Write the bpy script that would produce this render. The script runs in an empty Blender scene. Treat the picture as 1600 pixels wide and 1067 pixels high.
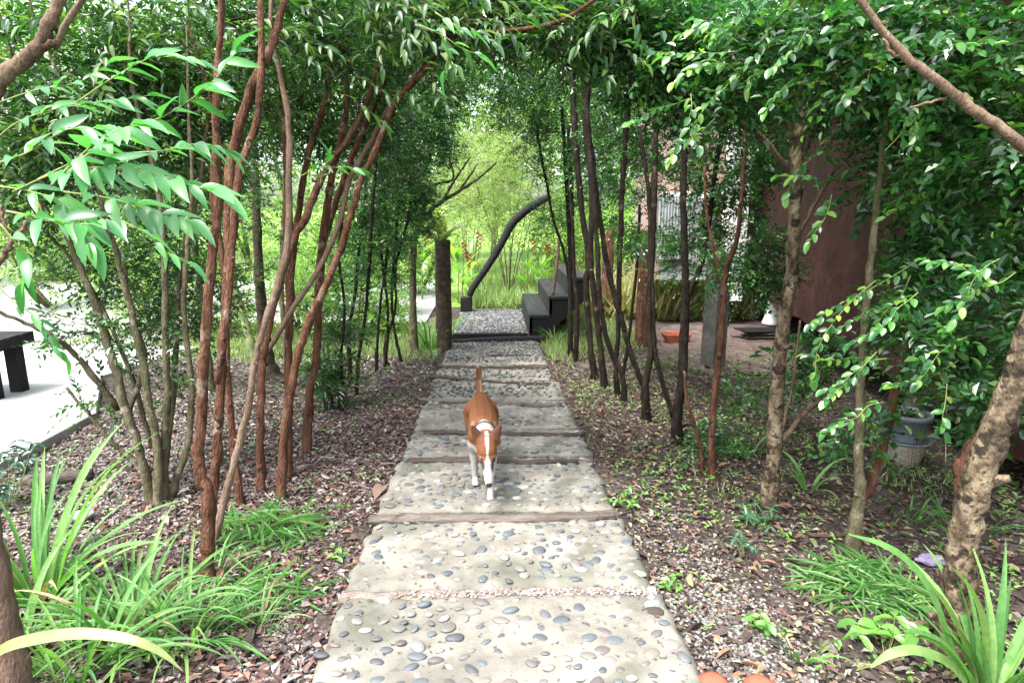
import bpy, bmesh, math, random
import numpy as np
from mathutils import Vector, Matrix, Euler

random.seed(7)
rng = np.random.default_rng(7)
S = bpy.context.scene
COL = S.collection

# ------------------------------------------------------------------ camera
F = 1000.0
PITCH = math.radians(11.9)
YAW = math.radians(-1.75)
cam_d = bpy.data.cameras.new('camera')
cam = bpy.data.objects.new('camera', cam_d)
COL.objects.link(cam)
cam.location = (0, 0, 1.6)
cam.rotation_euler = (math.pi / 2 - PITCH, 0, YAW)
cam_d.sensor_width = 36
cam_d.lens = 36 * F / 1600
cam_d.clip_start = 0.05
cam_d.clip_end = 400
S.camera = cam
RM = Euler((math.pi / 2 - PITCH, 0, YAW)).to_matrix()
EYE = Vector((0, 0, 1.6))

# ------------------------------------------------------------------ world, sun, exposure
W = bpy.data.worlds.new('World')
S.world = W
W.use_nodes = True
nt = W.node_tree
nt.nodes.clear()
sky = nt.nodes.new('ShaderNodeTexSky')
sky.sky_type = 'NISHITA'
sky.sun_disc = False
SUN_EL, SUN_AZ = math.radians(64), math.radians(222)      # azimuth clockwise from +Y
sky.sun_elevation = SUN_EL
sky.sun_rotation = SUN_AZ
sky.dust_density = 4
sky.air_density = 1.0
hsv = nt.nodes.new('ShaderNodeHueSaturation')
hsv.inputs['Saturation'].default_value = 0.42
bg = nt.nodes.new('ShaderNodeBackground')
bg.inputs['Strength'].default_value = 0.15
wo = nt.nodes.new('ShaderNodeOutputWorld')
nt.links.new(sky.outputs[0], hsv.inputs['Color'])
nt.links.new(hsv.outputs[0], bg.inputs['Color'])
nt.links.new(bg.outputs[0], wo.inputs['Surface'])
sun_d = bpy.data.lights.new('sun', 'SUN')
sun_d.energy = 1.5
sun_d.angle = math.radians(24)
sun_d.color = (1.0, 0.97, 0.92)
sun = bpy.data.objects.new('sun', sun_d)
COL.objects.link(sun)
sdir = Vector((math.sin(SUN_AZ) * math.cos(SUN_EL), math.cos(SUN_AZ) * math.cos(SUN_EL), math.sin(SUN_EL)))
sun.rotation_euler = sdir.to_track_quat('Z', 'Y').to_euler()
sun.location = sdir * 30
S.view_settings.view_transform = 'Standard'
S.view_settings.look = 'None'
S.view_settings.exposure = 2.6
S.view_settings.gamma = 1
S.view_settings.use_curve_mapping = False
S.cycles.max_bounces = 7
S.cycles.diffuse_bounces = 4
S.cycles.glossy_bounces = 2
S.cycles.transmission_bounces = 4
S.cycles.use_denoising = True

# ------------------------------------------------------------------ pixel <-> place
def ray(px, py):
    return RM @ Vector(((px - 800) / F, (533.5 - py) / F, -1))

def P(px, py, Y):
    d = ray(px, py)
    return EYE + d * (Y / d.y)

def PX(px, py, a, b):
    """point of the pixel's ray on the vertical plane through a and b (xy pairs)"""
    d = ray(px, py)
    ex, ey = b[0] - a[0], b[1] - a[1]
    t = (ex * (a[1]) - ey * (a[0])) / (ex * d.y - ey * d.x)
    return EYE + d * t

SL = 0.061
def gz(x, y):
    """height of the ground: falls away gently along the path, then level"""
    y = np.asarray(y, float); x = np.asarray(x, float)
    z = -SL * np.clip(y, -30, 10.6)
    side = np.clip((np.abs(x - 0.03) - 0.8) / 1.2, 0, 1)
    z = z + side * (0.03 * np.sin(x * 1.7 + 1) * np.sin(y * 1.3) + 0.015 * np.sin(x * 4.1) * np.sin(y * 3.7 + 2))
    return z

def G(px, py, lift=0.0):
    d = ray(px, py)
    t = 2.0
    for _ in range(60):
        p = EYE + d * t
        h = p.z - float(gz(p.x, p.y)) - lift
        t += h / max(0.08, -d.z) * 0.8
    return EYE + d * t

def depth(p):
    return -(RM.transposed() @ (Vector(p) - EYE)).z

# ------------------------------------------------------------------ materials
def _mat(name):
    m = bpy.data.materials.new(name)
    m.use_nodes = True
    n = m.node_tree.nodes
    b = n['Principled BSDF']
    return m, m.node_tree, n, b

def N(nt, t, **kw):
    n = nt.nodes.new(t)
    for k, v in kw.items():
        if k in n.inputs.keys() if hasattr(n.inputs, 'keys') else False:
            n.inputs[k].default_value = v
        else:
            setattr(n, k, v)
    return n

def ramp(nt, stops, interp='LINEAR'):
    r = nt.nodes.new('ShaderNodeValToRGB')
    r.color_ramp.interpolation = interp
    e = r.color_ramp.elements
    while len(e) < len(stops):
        e.new(0.5)
    for el, (p, c) in zip(e, stops):
        el.position = p
        el.color = (*c, 1) if len(c) == 3 else c
    return r

def leaf_mat(name, cols, rough=0.33, trans=0.35, attr=True, spec=0.75):
    m, t, n, b = _mat(name)
    if attr:
        a = N(t, 'ShaderNodeAttribute', attribute_name='rnd')
        src = a.outputs['Fac']
    else:
        a = N(t, 'ShaderNodeObjectInfo')
        src = a.outputs['Random']
    k = len(cols)
    r = ramp(t, [(i / (k - 1), c) for i, c in enumerate(cols)])
    t.links.new(src, r.inputs[0])
    tc = N(t, 'ShaderNodeTexCoord')
    no = N(t, 'ShaderNodeTexNoise')
    no.inputs['Scale'].default_value = 30
    t.links.new(tc.outputs['Object'], no.inputs['Vector'])
    mx = N(t, 'ShaderNodeMix', data_type='RGBA', blend_type='MULTIPLY')
    mx.inputs[0].default_value = 0.5
    nr = ramp(t, [(0.3, (0.6, 0.6, 0.6)), (0.7, (1.3, 1.3, 1.2))])
    t.links.new(no.outputs[0], nr.inputs[0])
    t.links.new(r.outputs[0], mx.inputs[6])
    t.links.new(nr.outputs[0], mx.inputs[7])
    t.links.new(mx.outputs[2], b.inputs['Base Color'])
    b.inputs['Roughness'].default_value = rough
    b.inputs['Specular IOR Level'].default_value = spec
    tl = N(t, 'ShaderNodeBsdfTranslucent')
    mc = N(t, 'ShaderNodeMix', data_type='RGBA', blend_type='MULTIPLY')
    mc.inputs[0].default_value = 1
    mc.inputs[7].default_value = (1.5, 1.7, 0.7, 1)
    t.links.new(mx.outputs[2], mc.inputs[6])
    t.links.new(mc.outputs[2], tl.inputs['Color'])
    ms = N(t, 'ShaderNodeMixShader')
    ms.inputs[0].default_value = trans
    t.links.new(b.outputs[0], ms.inputs[1])
    t.links.new(tl.outputs[0], ms.inputs[2])
    t.links.new(ms.outputs[0], n['Material Output'].inputs[0])
    return m

def rough_mat(name, cols, scale=6, detail=6, rough=0.85, bump=0.3, bscale=30, stretch=(1, 1, 1), spots=None, dist=0.02, spec=0.12):
    """noise-coloured rough surface; cols is a ramp list; spots = (scale, threshold, colour) for patches of growth or stain"""
    m, t, n, b = _mat(name)
    tc = N(t, 'ShaderNodeTexCoord')
    mp = N(t, 'ShaderNodeMapping')
    mp.inputs['Scale'].default_value = stretch
    t.links.new(tc.outputs['Object'], mp.inputs['Vector'])
    no = N(t, 'ShaderNodeTexNoise')
    no.inputs['Scale'].default_value = scale
    no.inputs['Detail'].default_value = detail
    no.inputs['Roughness'].default_value = 0.65
    t.links.new(mp.outputs[0], no.inputs['Vector'])
    r = ramp(t, [(0.3 + 0.4 * i / (len(cols) - 1), c) for i, c in enumerate(cols)])
    t.links.new(no.outputs[0], r.inputs[0])
    out = r.outputs[0]
    for sp in (spots or []):
        n2 = N(t, 'ShaderNodeTexNoise')
        n2.inputs['Scale'].default_value = sp[0]
        n2.inputs['Detail'].default_value = 5
        t.links.new(tc.outputs['Object'], n2.inputs['Vector'])
        r2 = ramp(t, [(sp[1], (0, 0, 0)), (min(1, sp[1] + (sp[3] if len(sp) > 3 else 0.12)), (1, 1, 1))])
        t.links.new(n2.outputs[0], r2.inputs[0])
        mx = N(t, 'ShaderNodeMix', data_type='RGBA')
        t.links.new(r2.outputs[0], mx.inputs[0])
        t.links.new(out, mx.inputs[6])
        mx.inputs[7].default_value = (*sp[2], 1)
        out = mx.outputs[2]
    t.links.new(out, b.inputs['Base Color'])
    b.inputs['Roughness'].default_value = rough
    b.inputs['Specular IOR Level'].default_value = spec
    if bump:
        n3 = N(t, 'ShaderNodeTexNoise')
        n3.inputs['Scale'].default_value = bscale
        n3.inputs['Detail'].default_value = 8
        t.links.new(mp.outputs[0], n3.inputs['Vector'])
        bp = N(t, 'ShaderNodeBump')
        bp.inputs['Strength'].default_value = bump
        bp.inputs['Distance'].default_value = dist
        t.links.new(n3.outputs[0], bp.inputs['Height'])
        t.links.new(bp.outputs[0], b.inputs['Normal'])
    return m

def random_mat(name, cols, rough=0.5, bump=0.1, attr=False, constant=True, bscale=60, var=0.5):
    """colour picked per object (or per rnd attribute) from a ramp"""
    m, t, n, b = _mat(name)
    if attr:
        a = N(t, 'ShaderNodeAttribute', attribute_name='rnd'); src = a.outputs['Fac']
    else:
        a = N(t, 'ShaderNodeObjectInfo'); src = a.outputs['Random']
    k = len(cols)
    r = ramp(t, [(i / k, c) for i, c in enumerate(cols)], 'CONSTANT' if constant else 'LINEAR')
    t.links.new(src, r.inputs[0])
    tc = N(t, 'ShaderNodeTexCoord')
    no = N(t, 'ShaderNodeTexNoise')
    no.inputs['Scale'].default_value = bscale
    no.inputs['Detail'].default_value = 5
    t.links.new(tc.outputs['Object'], no.inputs['Vector'])
    nr = ramp(t, [(0.3, (0.62, 0.62, 0.62)), (0.7, (1.3, 1.3, 1.3))])
    t.links.new(no.outputs[0], nr.inputs[0])
    mx = N(t, 'ShaderNodeMix', data_type='RGBA', blend_type='MULTIPLY')
    mx.inputs[0].default_value = var
    t.links.new(r.outputs[0], mx.inputs[6])
    t.links.new(nr.outputs[0], mx.inputs[7])
    t.links.new(mx.outputs[2], b.inputs['Base Color'])
    b.inputs['Roughness'].default_value = rough
    b.inputs['Specular IOR Level'].default_value = 0.3 if rough < .6 else 0.12
    if bump:
        bp = N(t, 'ShaderNodeBump')
        bp.inputs['Strength'].default_value = bump
        bp.inputs['Distance'].default_value = 0.005
        t.links.new(no.outputs[0], bp.inputs['Height'])
        t.links.new(bp.outputs[0], b.inputs['Normal'])
    return m

M = {}
M['soil'] = rough_mat('soil', [(0.01677, 0.01287, 0.01131), (0.04199, 0.03263, 0.02873), (0.08924, 0.07286, 0.06506)], scale=9, detail=12, bump=0.8, bscale=45,
                      spots=[(1.3, 0.56, (0.10, 0.085, 0.075)), (0.8, 0.66, (0.05, 0.075, 0.025))])
M['lawn'] = rough_mat('lawn', [(0.06, 0.12, 0.02), (0.13, 0.22, 0.04), (0.22, 0.28, 0.08)], scale=3, detail=10, bump=0.6, bscale=60)
M['pale_dirt'] = rough_mat('pale_dirt', [(0.04056, 0.03036, 0.02628), (0.08115, 0.06075, 0.0531), (0.1396, 0.1091, 0.0963)], scale=5, detail=10, bump=0.5, bscale=40)
M['yard'] = rough_mat('yard_concrete', [(0.18, 0.18, 0.1728), (0.2376, 0.2376, 0.2304), (0.288, 0.288, 0.2808)], scale=2.5, detail=8, bump=0.15, bscale=50)
M['concrete'] = rough_mat('path_concrete', [(0.092, 0.086, 0.072), (0.155, 0.147, 0.126), (0.22, 0.21, 0.187)], scale=4.5, detail=12, bump=0.35, bscale=70, dist=0.008,
                          spots=[(1.7, 0.55, (0.085, 0.087, 0.068)), (3.1, 0.64, (0.085, 0.087, 0.066)), (7, 0.66, (0.15, 0.12, 0.085)), (30, 0.62, (0.06, 0.057, 0.05), .06)])
M['pebble'] = random_mat('pebble', [(0.061, 0.07, 0.079), (0.16, 0.148, 0.133), (0.076, 0.088, 0.094), (0.112, 0.106, 0.097), (0.232, 0.226, 0.208), (0.058, 0.061, 0.067), (0.16, 0.154, 0.148), (0.088, 0.079, 0.076), (0.076, 0.088, 0.097), (0.196, 0.19, 0.181), (0.13, 0.118, 0.103), (0.073, 0.079, 0.085)], rough=0.5, bump=0.15, bscale=40)
M['pebble_s'] = random_mat('pebble_small', [(0.035, 0.042, 0.049), (0.112, 0.105, 0.0945), (0.049, 0.056, 0.063), (0.077, 0.07, 0.063), (0.175, 0.168, 0.154), (0.0245, 0.028, 0.0315), (0.07, 0.07, 0.0665), (0.049, 0.056, 0.0595)],
                           rough=0.5, bump=0.1, attr=True)
M['gravel'] = random_mat('gravel', [(0.1013, 0.09379, 0.08855), (0.1572, 0.1498, 0.1423), (0.05522, 0.05148, 0.04774), (0.2225, 0.215, 0.2037), (0.1083, 0.08954, 0.07831)], rough=0.7, bump=0.1, attr=True)
M['litter_l'] = random_mat('leaf_litter', [(0.09189, 0.05316, 0.0472), (0.1542, 0.09313, 0.08121), (0.04784, 0.03294, 0.02996), (0.2001, 0.1629, 0.148), (0.1142, 0.07321, 0.06205), (0.2633, 0.2336, 0.2149), (0.06, 0.04585, 0.04138), (0.1812, 0.1068, 0.07699), (0.1326, 0.1066, 0.09541), (0.07678, 0.04476, 0.04029)],
                           rough=0.85, bump=0, attr=True)
M['litter_g'] = random_mat('grey_leaf_litter', [(0.09231, 0.079, 0.07012), (0.1743, 0.1566, 0.1389), (0.04942, 0.04232, 0.03877), (0.2781, 0.2603, 0.2381), (0.1033, 0.08552, 0.07221), (0.1482, 0.1305, 0.1128), (0.1159, 0.07595, 0.06264)],
                           rough=0.85, bump=0, attr=True)
M['litter_r'] = random_mat('leaf_litter_right', [(0.05476, 0.03899, 0.03326), (0.1159, 0.06927, 0.05994), (0.03234, 0.02446, 0.02159), (0.1837, 0.1623, 0.09056), (0.08288, 0.06138, 0.05421), (0.04594, 0.03303, 0.03017), (0.2442, 0.2227, 0.1582), (0.06441, 0.04649, 0.04291), (0.1055, 0.127, 0.0553), (0.1916, 0.1056, 0.06981), (0.142, 0.1204, 0.1097), (0.04144, 0.03069, 0.0271)],
                           rough=0.85, bump=0, attr=True)
M['red_bark'] = rough_mat('red_bark', [(0.0277, 0.01345, 0.008942), (0.09699, 0.04347, 0.02584), (0.1847, 0.1014, 0.06558)], scale=9, detail=12, bump=0.9, bscale=55, dist=.03, stretch=(2.2, 2.2, 0.5), spots=[(9, 0.6, (0.19, 0.13, 0.10), .05), (18, 0.62, (0.03, 0.018, 0.013), .03)])
M['tan_bark'] = rough_mat('tan_bark', [(0.0525, 0.0315, 0.0225), (0.12, 0.07875, 0.05625), (0.2025, 0.1462, 0.1087)], scale=7, detail=10, bump=0.5, bscale=60, dist=.03, stretch=(2, 2, 0.7), spots=[(9, 0.62, (0.15, 0.13, 0.09))])
M['olive_bark'] = rough_mat('olive_bark', [(0.036, 0.0324, 0.018), (0.0864, 0.0756, 0.0432), (0.1728, 0.1512, 0.1008)], scale=9, detail=10, bump=0.6, bscale=60, dist=.03, stretch=(2, 2, 0.8), spots=[(12, 0.6, (0.30, 0.28, 0.22))])
M['dark_bark'] = rough_mat('dark_bark', [(0.0048, 0.0036, 0.003), (0.0156, 0.0114, 0.0084), (0.039, 0.03, 0.0216)], scale=9, detail=10, bump=0.7, bscale=60, dist=.03, stretch=(2, 2, 0.8), spots=[(8, 0.62, (0.09, 0.08, 0.04))])
M['flaky_bark'] = rough_mat('flaky_bark', [(0.0144, 0.01152, 0.00864), (0.0648, 0.0468, 0.03024), (0.144, 0.1116, 0.072), (0.2376, 0.2016, 0.144)], scale=11, detail=12, bump=1.0, bscale=24, stretch=(1.4, 1.4, 0.8), dist=0.03, spots=[(17, 0.54, (0.022, 0.017, 0.012), .05), (40, 0.56, (0.05, 0.036, 0.024), .04), (5, 0.64, (0.09, 0.11, 0.045), .06)])
M['green_bark'] = rough_mat('green_bark', [(0.06, 0.09, 0.03), (0.12, 0.16, 0.06), (0.24, 0.26, 0.14)], scale=6, bump=0.3)
M['twig'] = rough_mat('twig', [(0.03, 0.021, 0.012), (0.066, 0.045, 0.03)], scale=10, bump=0)
M['green_twig'] = rough_mat('green_twig', [(0.12, 0.17, 0.05), (0.22, 0.24, 0.09)], scale=10, bump=0)
M['log'] = rough_mat('weathered_log', [(0.0375, 0.0315, 0.027), (0.09, 0.075, 0.06375), (0.15, 0.1312, 0.1162)], scale=5, detail=12, bump=0.9, bscale=14, stretch=(0.7, 5, 5), spots=[(10, 0.64, (0.05, 0.04, 0.035))])
M['dark_log'] = rough_mat('dark_log', [(0.018, 0.0144, 0.012), (0.045, 0.036, 0.03), (0.09, 0.075, 0.063)], scale=5, detail=12, bump=0.9, bscale=14, stretch=(0.7, 5, 5))
M['black_wood'] = rough_mat('black_stained_wood', [(0.0025, 0.00275, 0.00275), (0.005, 0.0055, 0.0055), (0.013, 0.014, 0.014)], scale=8, detail=8, rough=0.7, spec=.2, bump=0.5, bscale=25, stretch=(5, 0.8, 5))
M['tread'] = rough_mat('worn_tread', [(0.005, 0.006, 0.006), (0.014, 0.016, 0.016), (0.035, 0.0375, 0.0365)], scale=6, detail=10, rough=0.75, spec=.2, bump=0.4, bscale=25, stretch=(5, 0.6, 5))
M['post_wood'] = rough_mat('mossy_post', [(0.021, 0.0156, 0.0108), (0.048, 0.0372, 0.0252), (0.09, 0.072, 0.051)], scale=12, detail=12, bump=0.9, bscale=50, spots=[(6, 0.62, (0.07, 0.085, 0.03))])
M['red_wall'] = rough_mat('red_earth_plaster', [(0.0245, 0.0112, 0.0091), (0.0434, 0.0189, 0.0147), (0.07, 0.0322, 0.0259)], scale=2.2, detail=12, bump=0.5, bscale=14, dist=.03, spots=[(1.2, 0.56, (0.025, 0.02, 0.02)), (4, 0.68, (0.13, 0.08, 0.065))])
M['pink_wall'] = rough_mat('pink_plaster', [(0.2074, 0.1312, 0.1094), (0.2704, 0.1888, 0.1616), (0.3094, 0.2333, 0.2061)], scale=2, detail=8, bump=0.2, bscale=18)
M['white_paint'] = rough_mat('white_paint', [(0.6, 0.6, 0.58), (0.75, 0.75, 0.73)], scale=5, bump=0.1)
M['grey_sheet'] = rough_mat('grey_corrugated_sheet', [(0.16, 0.18, 0.18), (0.28, 0.30, 0.30)], scale=5, bump=0.1, rough=0.5)
M['conc_post'] = rough_mat('grey_concrete', [(0.049, 0.049, 0.0441), (0.0882, 0.08575, 0.0784), (0.1323, 0.1274, 0.1176)], scale=5, detail=10, bump=0.5, bscale=40, spots=[(3, 0.62, (0.06, 0.06, 0.05))])
M['brown_conc'] = rough_mat('brown_concrete', [(0.11, 0.08, 0.06), (0.19, 0.145, 0.115), (0.26, 0.21, 0.175)], scale=4, detail=10, bump=0.4, bscale=40)
M['terracotta'] = rough_mat('terracotta', [(0.189, 0.049, 0.028), (0.2646, 0.0784, 0.0476), (0.315, 0.1176, 0.084)], scale=6, bump=0.3, bscale=60)
M['grey_plastic'] = rough_mat('grey_plastic', [(0.117, 0.144, 0.153), (0.171, 0.2025, 0.216)], scale=5, rough=0.45, bump=0.05)
M['speckled_pot'] = rough_mat('speckled_pot', [(0.13, 0.11, 0.085), (0.26, 0.23, 0.18), (0.40, 0.36, 0.29)], scale=55, detail=8, bump=0.5, bscale=60)
M['old_plank'] = rough_mat('old_plank', [(0.0315, 0.0245, 0.021), (0.07, 0.056, 0.049), (0.126, 0.105, 0.0945)], scale=6, bump=0.6, bscale=20, stretch=(1, 5, 5))
M['dark_board'] = rough_mat('dark_board', [(0.012, 0.0108, 0.0108), (0.03, 0.0276, 0.027)], scale=6, bump=0.4)
M['roof'] = rough_mat('dark_roof', [(0.02, 0.018, 0.016), (0.05, 0.045, 0.04)], scale=6, bump=0.4)
# foliage
M['lf_dark'] = leaf_mat('dark_lance_leaf', [(0.01105, 0.03927, 0.00969), (0.01768, 0.06732, 0.01292), (0.02873, 0.1029, 0.01776), (0.05525, 0.1403, 0.02099), (0.1105, 0.1777, 0.02584)])
M['lf_round'] = leaf_mat('small_round_leaf', [(0.01094, 0.04725, 0.0144), (0.01701, 0.08033, 0.02016), (0.0243, 0.1134, 0.0216), (0.0486, 0.1559, 0.02448), (0.1094, 0.2268, 0.0324)], rough=0.3)
M['lf_roundo'] = leaf_mat('round_leaf', [(0.0182, 0.07875, 0.0255), (0.026, 0.1155, 0.0289), (0.0442, 0.1575, 0.0306), (0.078, 0.21, 0.03825), (0.195, 0.315, 0.051)], rough=0.28, attr=False)
M['lf_young'] = leaf_mat('young_lance_leaf', [(0.03, 0.13, 0.045), (0.045, 0.19, 0.055), (0.065, 0.25, 0.065), (0.10, 0.30, 0.08)], attr=False, rough=0.36, trans=0.4)
M['lf_canopy'] = leaf_mat('canopy_lance_leaf', [(0.012, 0.055, 0.014), (0.022, 0.09, 0.018), (0.05, 0.13, 0.022), (0.10, 0.16, 0.022)], attr=False, rough=0.4, trans=0.45)
M['lf_bright'] = leaf_mat('bright_leaf', [(0.075, 0.175, 0.0375), (0.125, 0.25, 0.05), (0.1875, 0.325, 0.075), (0.275, 0.375, 0.1)], trans=0.5)
M['lf_yellow'] = leaf_mat('yellow_leaf', [(0.45, 0.36, 0.03), (0.6, 0.5, 0.05)], attr=False)
M['lf_rust'] = leaf_mat('rust_leaf', [(0.25, 0.06, 0.03), (0.36, 0.12, 0.06)], attr=False)
M['lf_feather'] = leaf_mat('feathery_leaf', [(0.156, 0.221, 0.078), (0.234, 0.312, 0.117), (0.338, 0.416, 0.182)], trans=0.5)
M['blade'] = leaf_mat('strap_blade', [(0.051, 0.1445, 0.03825), (0.0765, 0.1955, 0.051), (0.1105, 0.2465, 0.068), (0.1785, 0.289, 0.0935)], attr=False, rough=0.5, trans=0.4, spec=.35)
M['blade_s'] = leaf_mat('thin_blade', [(0.031, 0.117, 0.03), (0.062, 0.18, 0.045), (0.1054, 0.252, 0.07), (0.1736, 0.27, 0.1)], rough=0.45, trans=0.35)
M['straw'] = leaf_mat('straw_blade', [(0.22, 0.26, 0.09), (0.36, 0.34, 0.16), (0.46, 0.42, 0.24)], rough=0.5, trans=0.35)
M['pale_blade'] = leaf_mat('pale_blade', [(0.17, 0.21, 0.065), (0.22, 0.25, 0.09)], attr=False, rough=0.4)
M['weed'] = leaf_mat('weed_leaf', [(0.06, 0.17, 0.03), (0.10, 0.25, 0.045), (0.15, 0.33, 0.06), (0.2, 0.38, 0.08)], rough=0.45)
M['flower_red'] = rough_mat('red_bract', [(0.16, 0.008, 0.008), (0.24, 0.022, 0.014)], scale=20, bump=0)
M['dead_blade'] = leaf_mat('dead_blade', [(0.16, 0.12, 0.05), (0.24, 0.19, 0.09)], attr=False, rough=.7, trans=.2)
M['gravel_pale'] = random_mat('pale_gravel', [(0.20, 0.17, 0.155), (0.28, 0.26, 0.245), (0.13, 0.11, 0.10), (0.34, 0.32, 0.30)], rough=0.8, bump=0.1, attr=True)
M['grassm'] = leaf_mat('lawn_blade', [(0.115, 0.2, 0.057), (0.207, 0.3, 0.095), (0.322, 0.38, 0.19)], rough=0.5)

# ------------------------------------------------------------------ object helpers
def np_mesh(name, V, faces, mats, rnd=None, midx=None, smooth=False):
    """V (n,3); faces: list of int arrays (m,k); midx: list of material indices, one per face array"""
    me = bpy.data.meshes.new(name)
    V = np.ascontiguousarray(V, dtype=np.float32)
    faces = [np.asarray(f, dtype=np.int32) for f in faces]
    if midx is None:
        midx = [0] * len(faces)
    fm = [(f, m) for f, m in zip(faces, midx) if len(f)]
    me.vertices.add(len(V))
    me.vertices.foreach_set('co', V.ravel())
    loops = np.concatenate([f.ravel() for f, _ in fm])
    tot = np.concatenate([np.full(len(f), f.shape[1], np.int32) for f, _ in fm])
    start = np.concatenate([[0], np.cumsum(tot)[:-1]]).astype(np.int32)
    mi = np.concatenate([np.full(len(f), m, np.int32) for f, m in fm])
    me.loops.add(len(loops))
    me.loops.foreach_set('vertex_index', loops)
    me.polygons.add(len(tot))
    me.polygons.foreach_set('loop_start', start)
    me.polygons.foreach_set('loop_total', tot)
    me.polygons.foreach_set('material_index', mi)
    me.polygons.foreach_set('use_smooth', np.full(len(tot), bool(smooth)))
    for m in mats:
        me.materials.append(m)
    if rnd is not None:
        a = me.attributes.new('rnd', 'FLOAT', 'POINT')
        a.data.foreach_set('value', np.ascontiguousarray(rnd, dtype=np.float32))
    me.update(calc_edges=True)
    return me

def link(name, me, parent=None, loc=(0, 0, 0), rot=None, scale=None):
    o = bpy.data.objects.new(name, me)
    COL.objects.link(o)
    o.location = loc
    if rot is not None:
        o.rotation_euler = rot
    if scale is not None:
        o.scale = scale if hasattr(scale, '__len__') else (scale,) * 3
    if parent is not None:
        o.parent = parent
    return o

def tag(o, label, cat, group=None):
    o['label'] = label
    o['category'] = cat
    if group:
        o['group'] = group
    return o

def thing(name, label, cat, loc, group=None, rz=0):
    o = bpy.data.objects.new(name, None)
    COL.objects.link(o)
    o.location = loc
    o.rotation_euler = (0, 0, rz)
    o.empty_display_size = 0.1
    return tag(o, label, cat, group)

def copy_thing(root, loc, rz=0, sc=1.0, label=None):
    r = root.copy(); COL.objects.link(r)
    r.location = loc; r.rotation_euler = (0, 0, rz); r.scale = (sc, sc, sc)
    if label:
        r['label'] = label
    for ch in list(root.children):
        c = ch.copy(); COL.objects.link(c); c.parent = r
        for g in list(ch.children):
            d = g.copy(); COL.objects.link(d); d.parent = c
    return r

def structure(o):
    o['kind'] = 'structure'
    return o

def stuff(o, label=None, cat=None):
    o['kind'] = 'stuff'
    if label:
        o['label'] = label
    if cat:
        o['category'] = cat
    return o

def smooth_line(pts, rad, sub=5):
    """Catmull-Rom through points and radii"""
    p = np.asarray(pts, float); r = np.asarray(rad, float)
    if len(p) == 2:
        t = np.linspace(0, 1, sub + 1)[:, None]
        return p[0] * (1 - t) + p[1] * t, np.linspace(r[0], r[1], sub + 1)
    q = np.vstack([2 * p[0] - p[1], p, 2 * p[-1] - p[-2]])
    s = np.concatenate([[r[0]], r, [r[-1]]])
    out, ro = [], []
    for i in range(1, len(q) - 2):
        for k in range(sub):
            t = k / sub
            a, b, c, d = q[i - 1], q[i], q[i + 1], q[i + 2]
            out.append(0.5 * ((2 * b) + (-a + c) * t + (2 * a - 5 * b + 4 * c - d) * t * t + (-a + 3 * b - 3 * c + d) * t ** 3))
            ro.append(s[i] * (1 - t) + s[i + 1] * t)
    out.append(q[-2]); ro.append(s[-2])
    return np.array(out), np.array(ro)

def tube(path, rad, sides=8, wob=0.0, caps=True):
    """one tube along a path -> verts, quads, tris"""
    p = np.asarray(path, float); r = np.asarray(rad, float)
    n = len(p)
    tg = np.gradient(p, axis=0)
    tg /= np.linalg.norm(tg, axis=1)[:, None] + 1e-9
    ref = np.array([1.0, 0, 0]) if abs(tg[0][0]) < 0.8 else np.array([0, 1.0, 0])
    u = np.cross(tg, ref); u /= np.linalg.norm(u, axis=1)[:, None] + 1e-9
    v = np.cross(tg, u)
    a = np.linspace(0, 2 * math.pi, sides, endpoint=False)
    rr = r[:, None] * (1 + wob * rng.normal(size=(n, sides)))
    V = p[:, None, :] + rr[..., None] * (np.cos(a)[None, :, None] * u[:, None, :] + np.sin(a)[None, :, None] * v[:, None, :])
    V = V.reshape(-1, 3)
    i = np.arange(n - 1)[:, None] * sides
    j = np.arange(sides)[None, :]
    j2 = (j + 1) % sides
    Q = np.stack([i + j, i + j2, i + sides + j2, i + sides + j], axis=-1).reshape(-1, 4)
    T = np.zeros((0, 3), int)
    if caps:
        V = np.vstack([V, p[0], p[-1]])
        c0, c1 = n * sides, n * sides + 1
        jj = np.arange(sides); j2 = (jj + 1) % sides
        T = np.vstack([np.stack([np.full(sides, c0), j2, jj], 1), np.stack([np.full(sides, c1), (n - 1) * sides + jj, (n - 1) * sides + j2], 1)])
    return V, Q, T

class Acc:
    """collects verts and faces for one mesh"""
    def __init__(s):
        s.V = []; s.F = {}; s.n = 0; s.R = []
    def add(s, V, faces, mi=0, rnd=0.5):
        V = np.asarray(V, float)
        for f in faces:
            f = np.asarray(f, int)
            if len(f):
                s.F.setdefault((f.shape[1], mi), []).append(f + s.n)
        s.V.append(V); s.n += len(V)
        s.R.append(np.full(len(V), rnd) if np.isscalar(rnd) else np.asarray(rnd, float))
    def mesh(s, name, mats, base=(0, 0, 0), smooth=False):
        V = np.vstack(s.V) - np.asarray(base, float)
        fs, mi = [], []
        for (k, m), lst in s.F.items():
            fs.append(np.vstack(lst)); mi.append(m)
        return np_mesh(name, V, fs, mats, rnd=np.concatenate(s.R), midx=mi, smooth=smooth)

def box_arrays(cx, cy, cz, sx, sy, sz):
    x, y, z = sx / 2, sy / 2, sz / 2
    V = np.array([[-x, -y, -z], [x, -y, -z], [x, y, -z], [-x, y, -z], [-x, -y, z], [x, -y, z], [x, y, z], [-x, y, z]]) + (cx, cy, cz)
    Q = np.array([[0, 3, 2, 1], [4, 5, 6, 7], [0, 1, 5, 4], [1, 2, 6, 5], [2, 3, 7, 6], [3, 0, 4, 7]])
    return V, Q

def bevel_obj(o, w=0.006, seg=2):
    m = o.modifiers.new('bevel', 'BEVEL'); m.width = w; m.segments = seg; m.limit_method = 'ANGLE'
    return o

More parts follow.
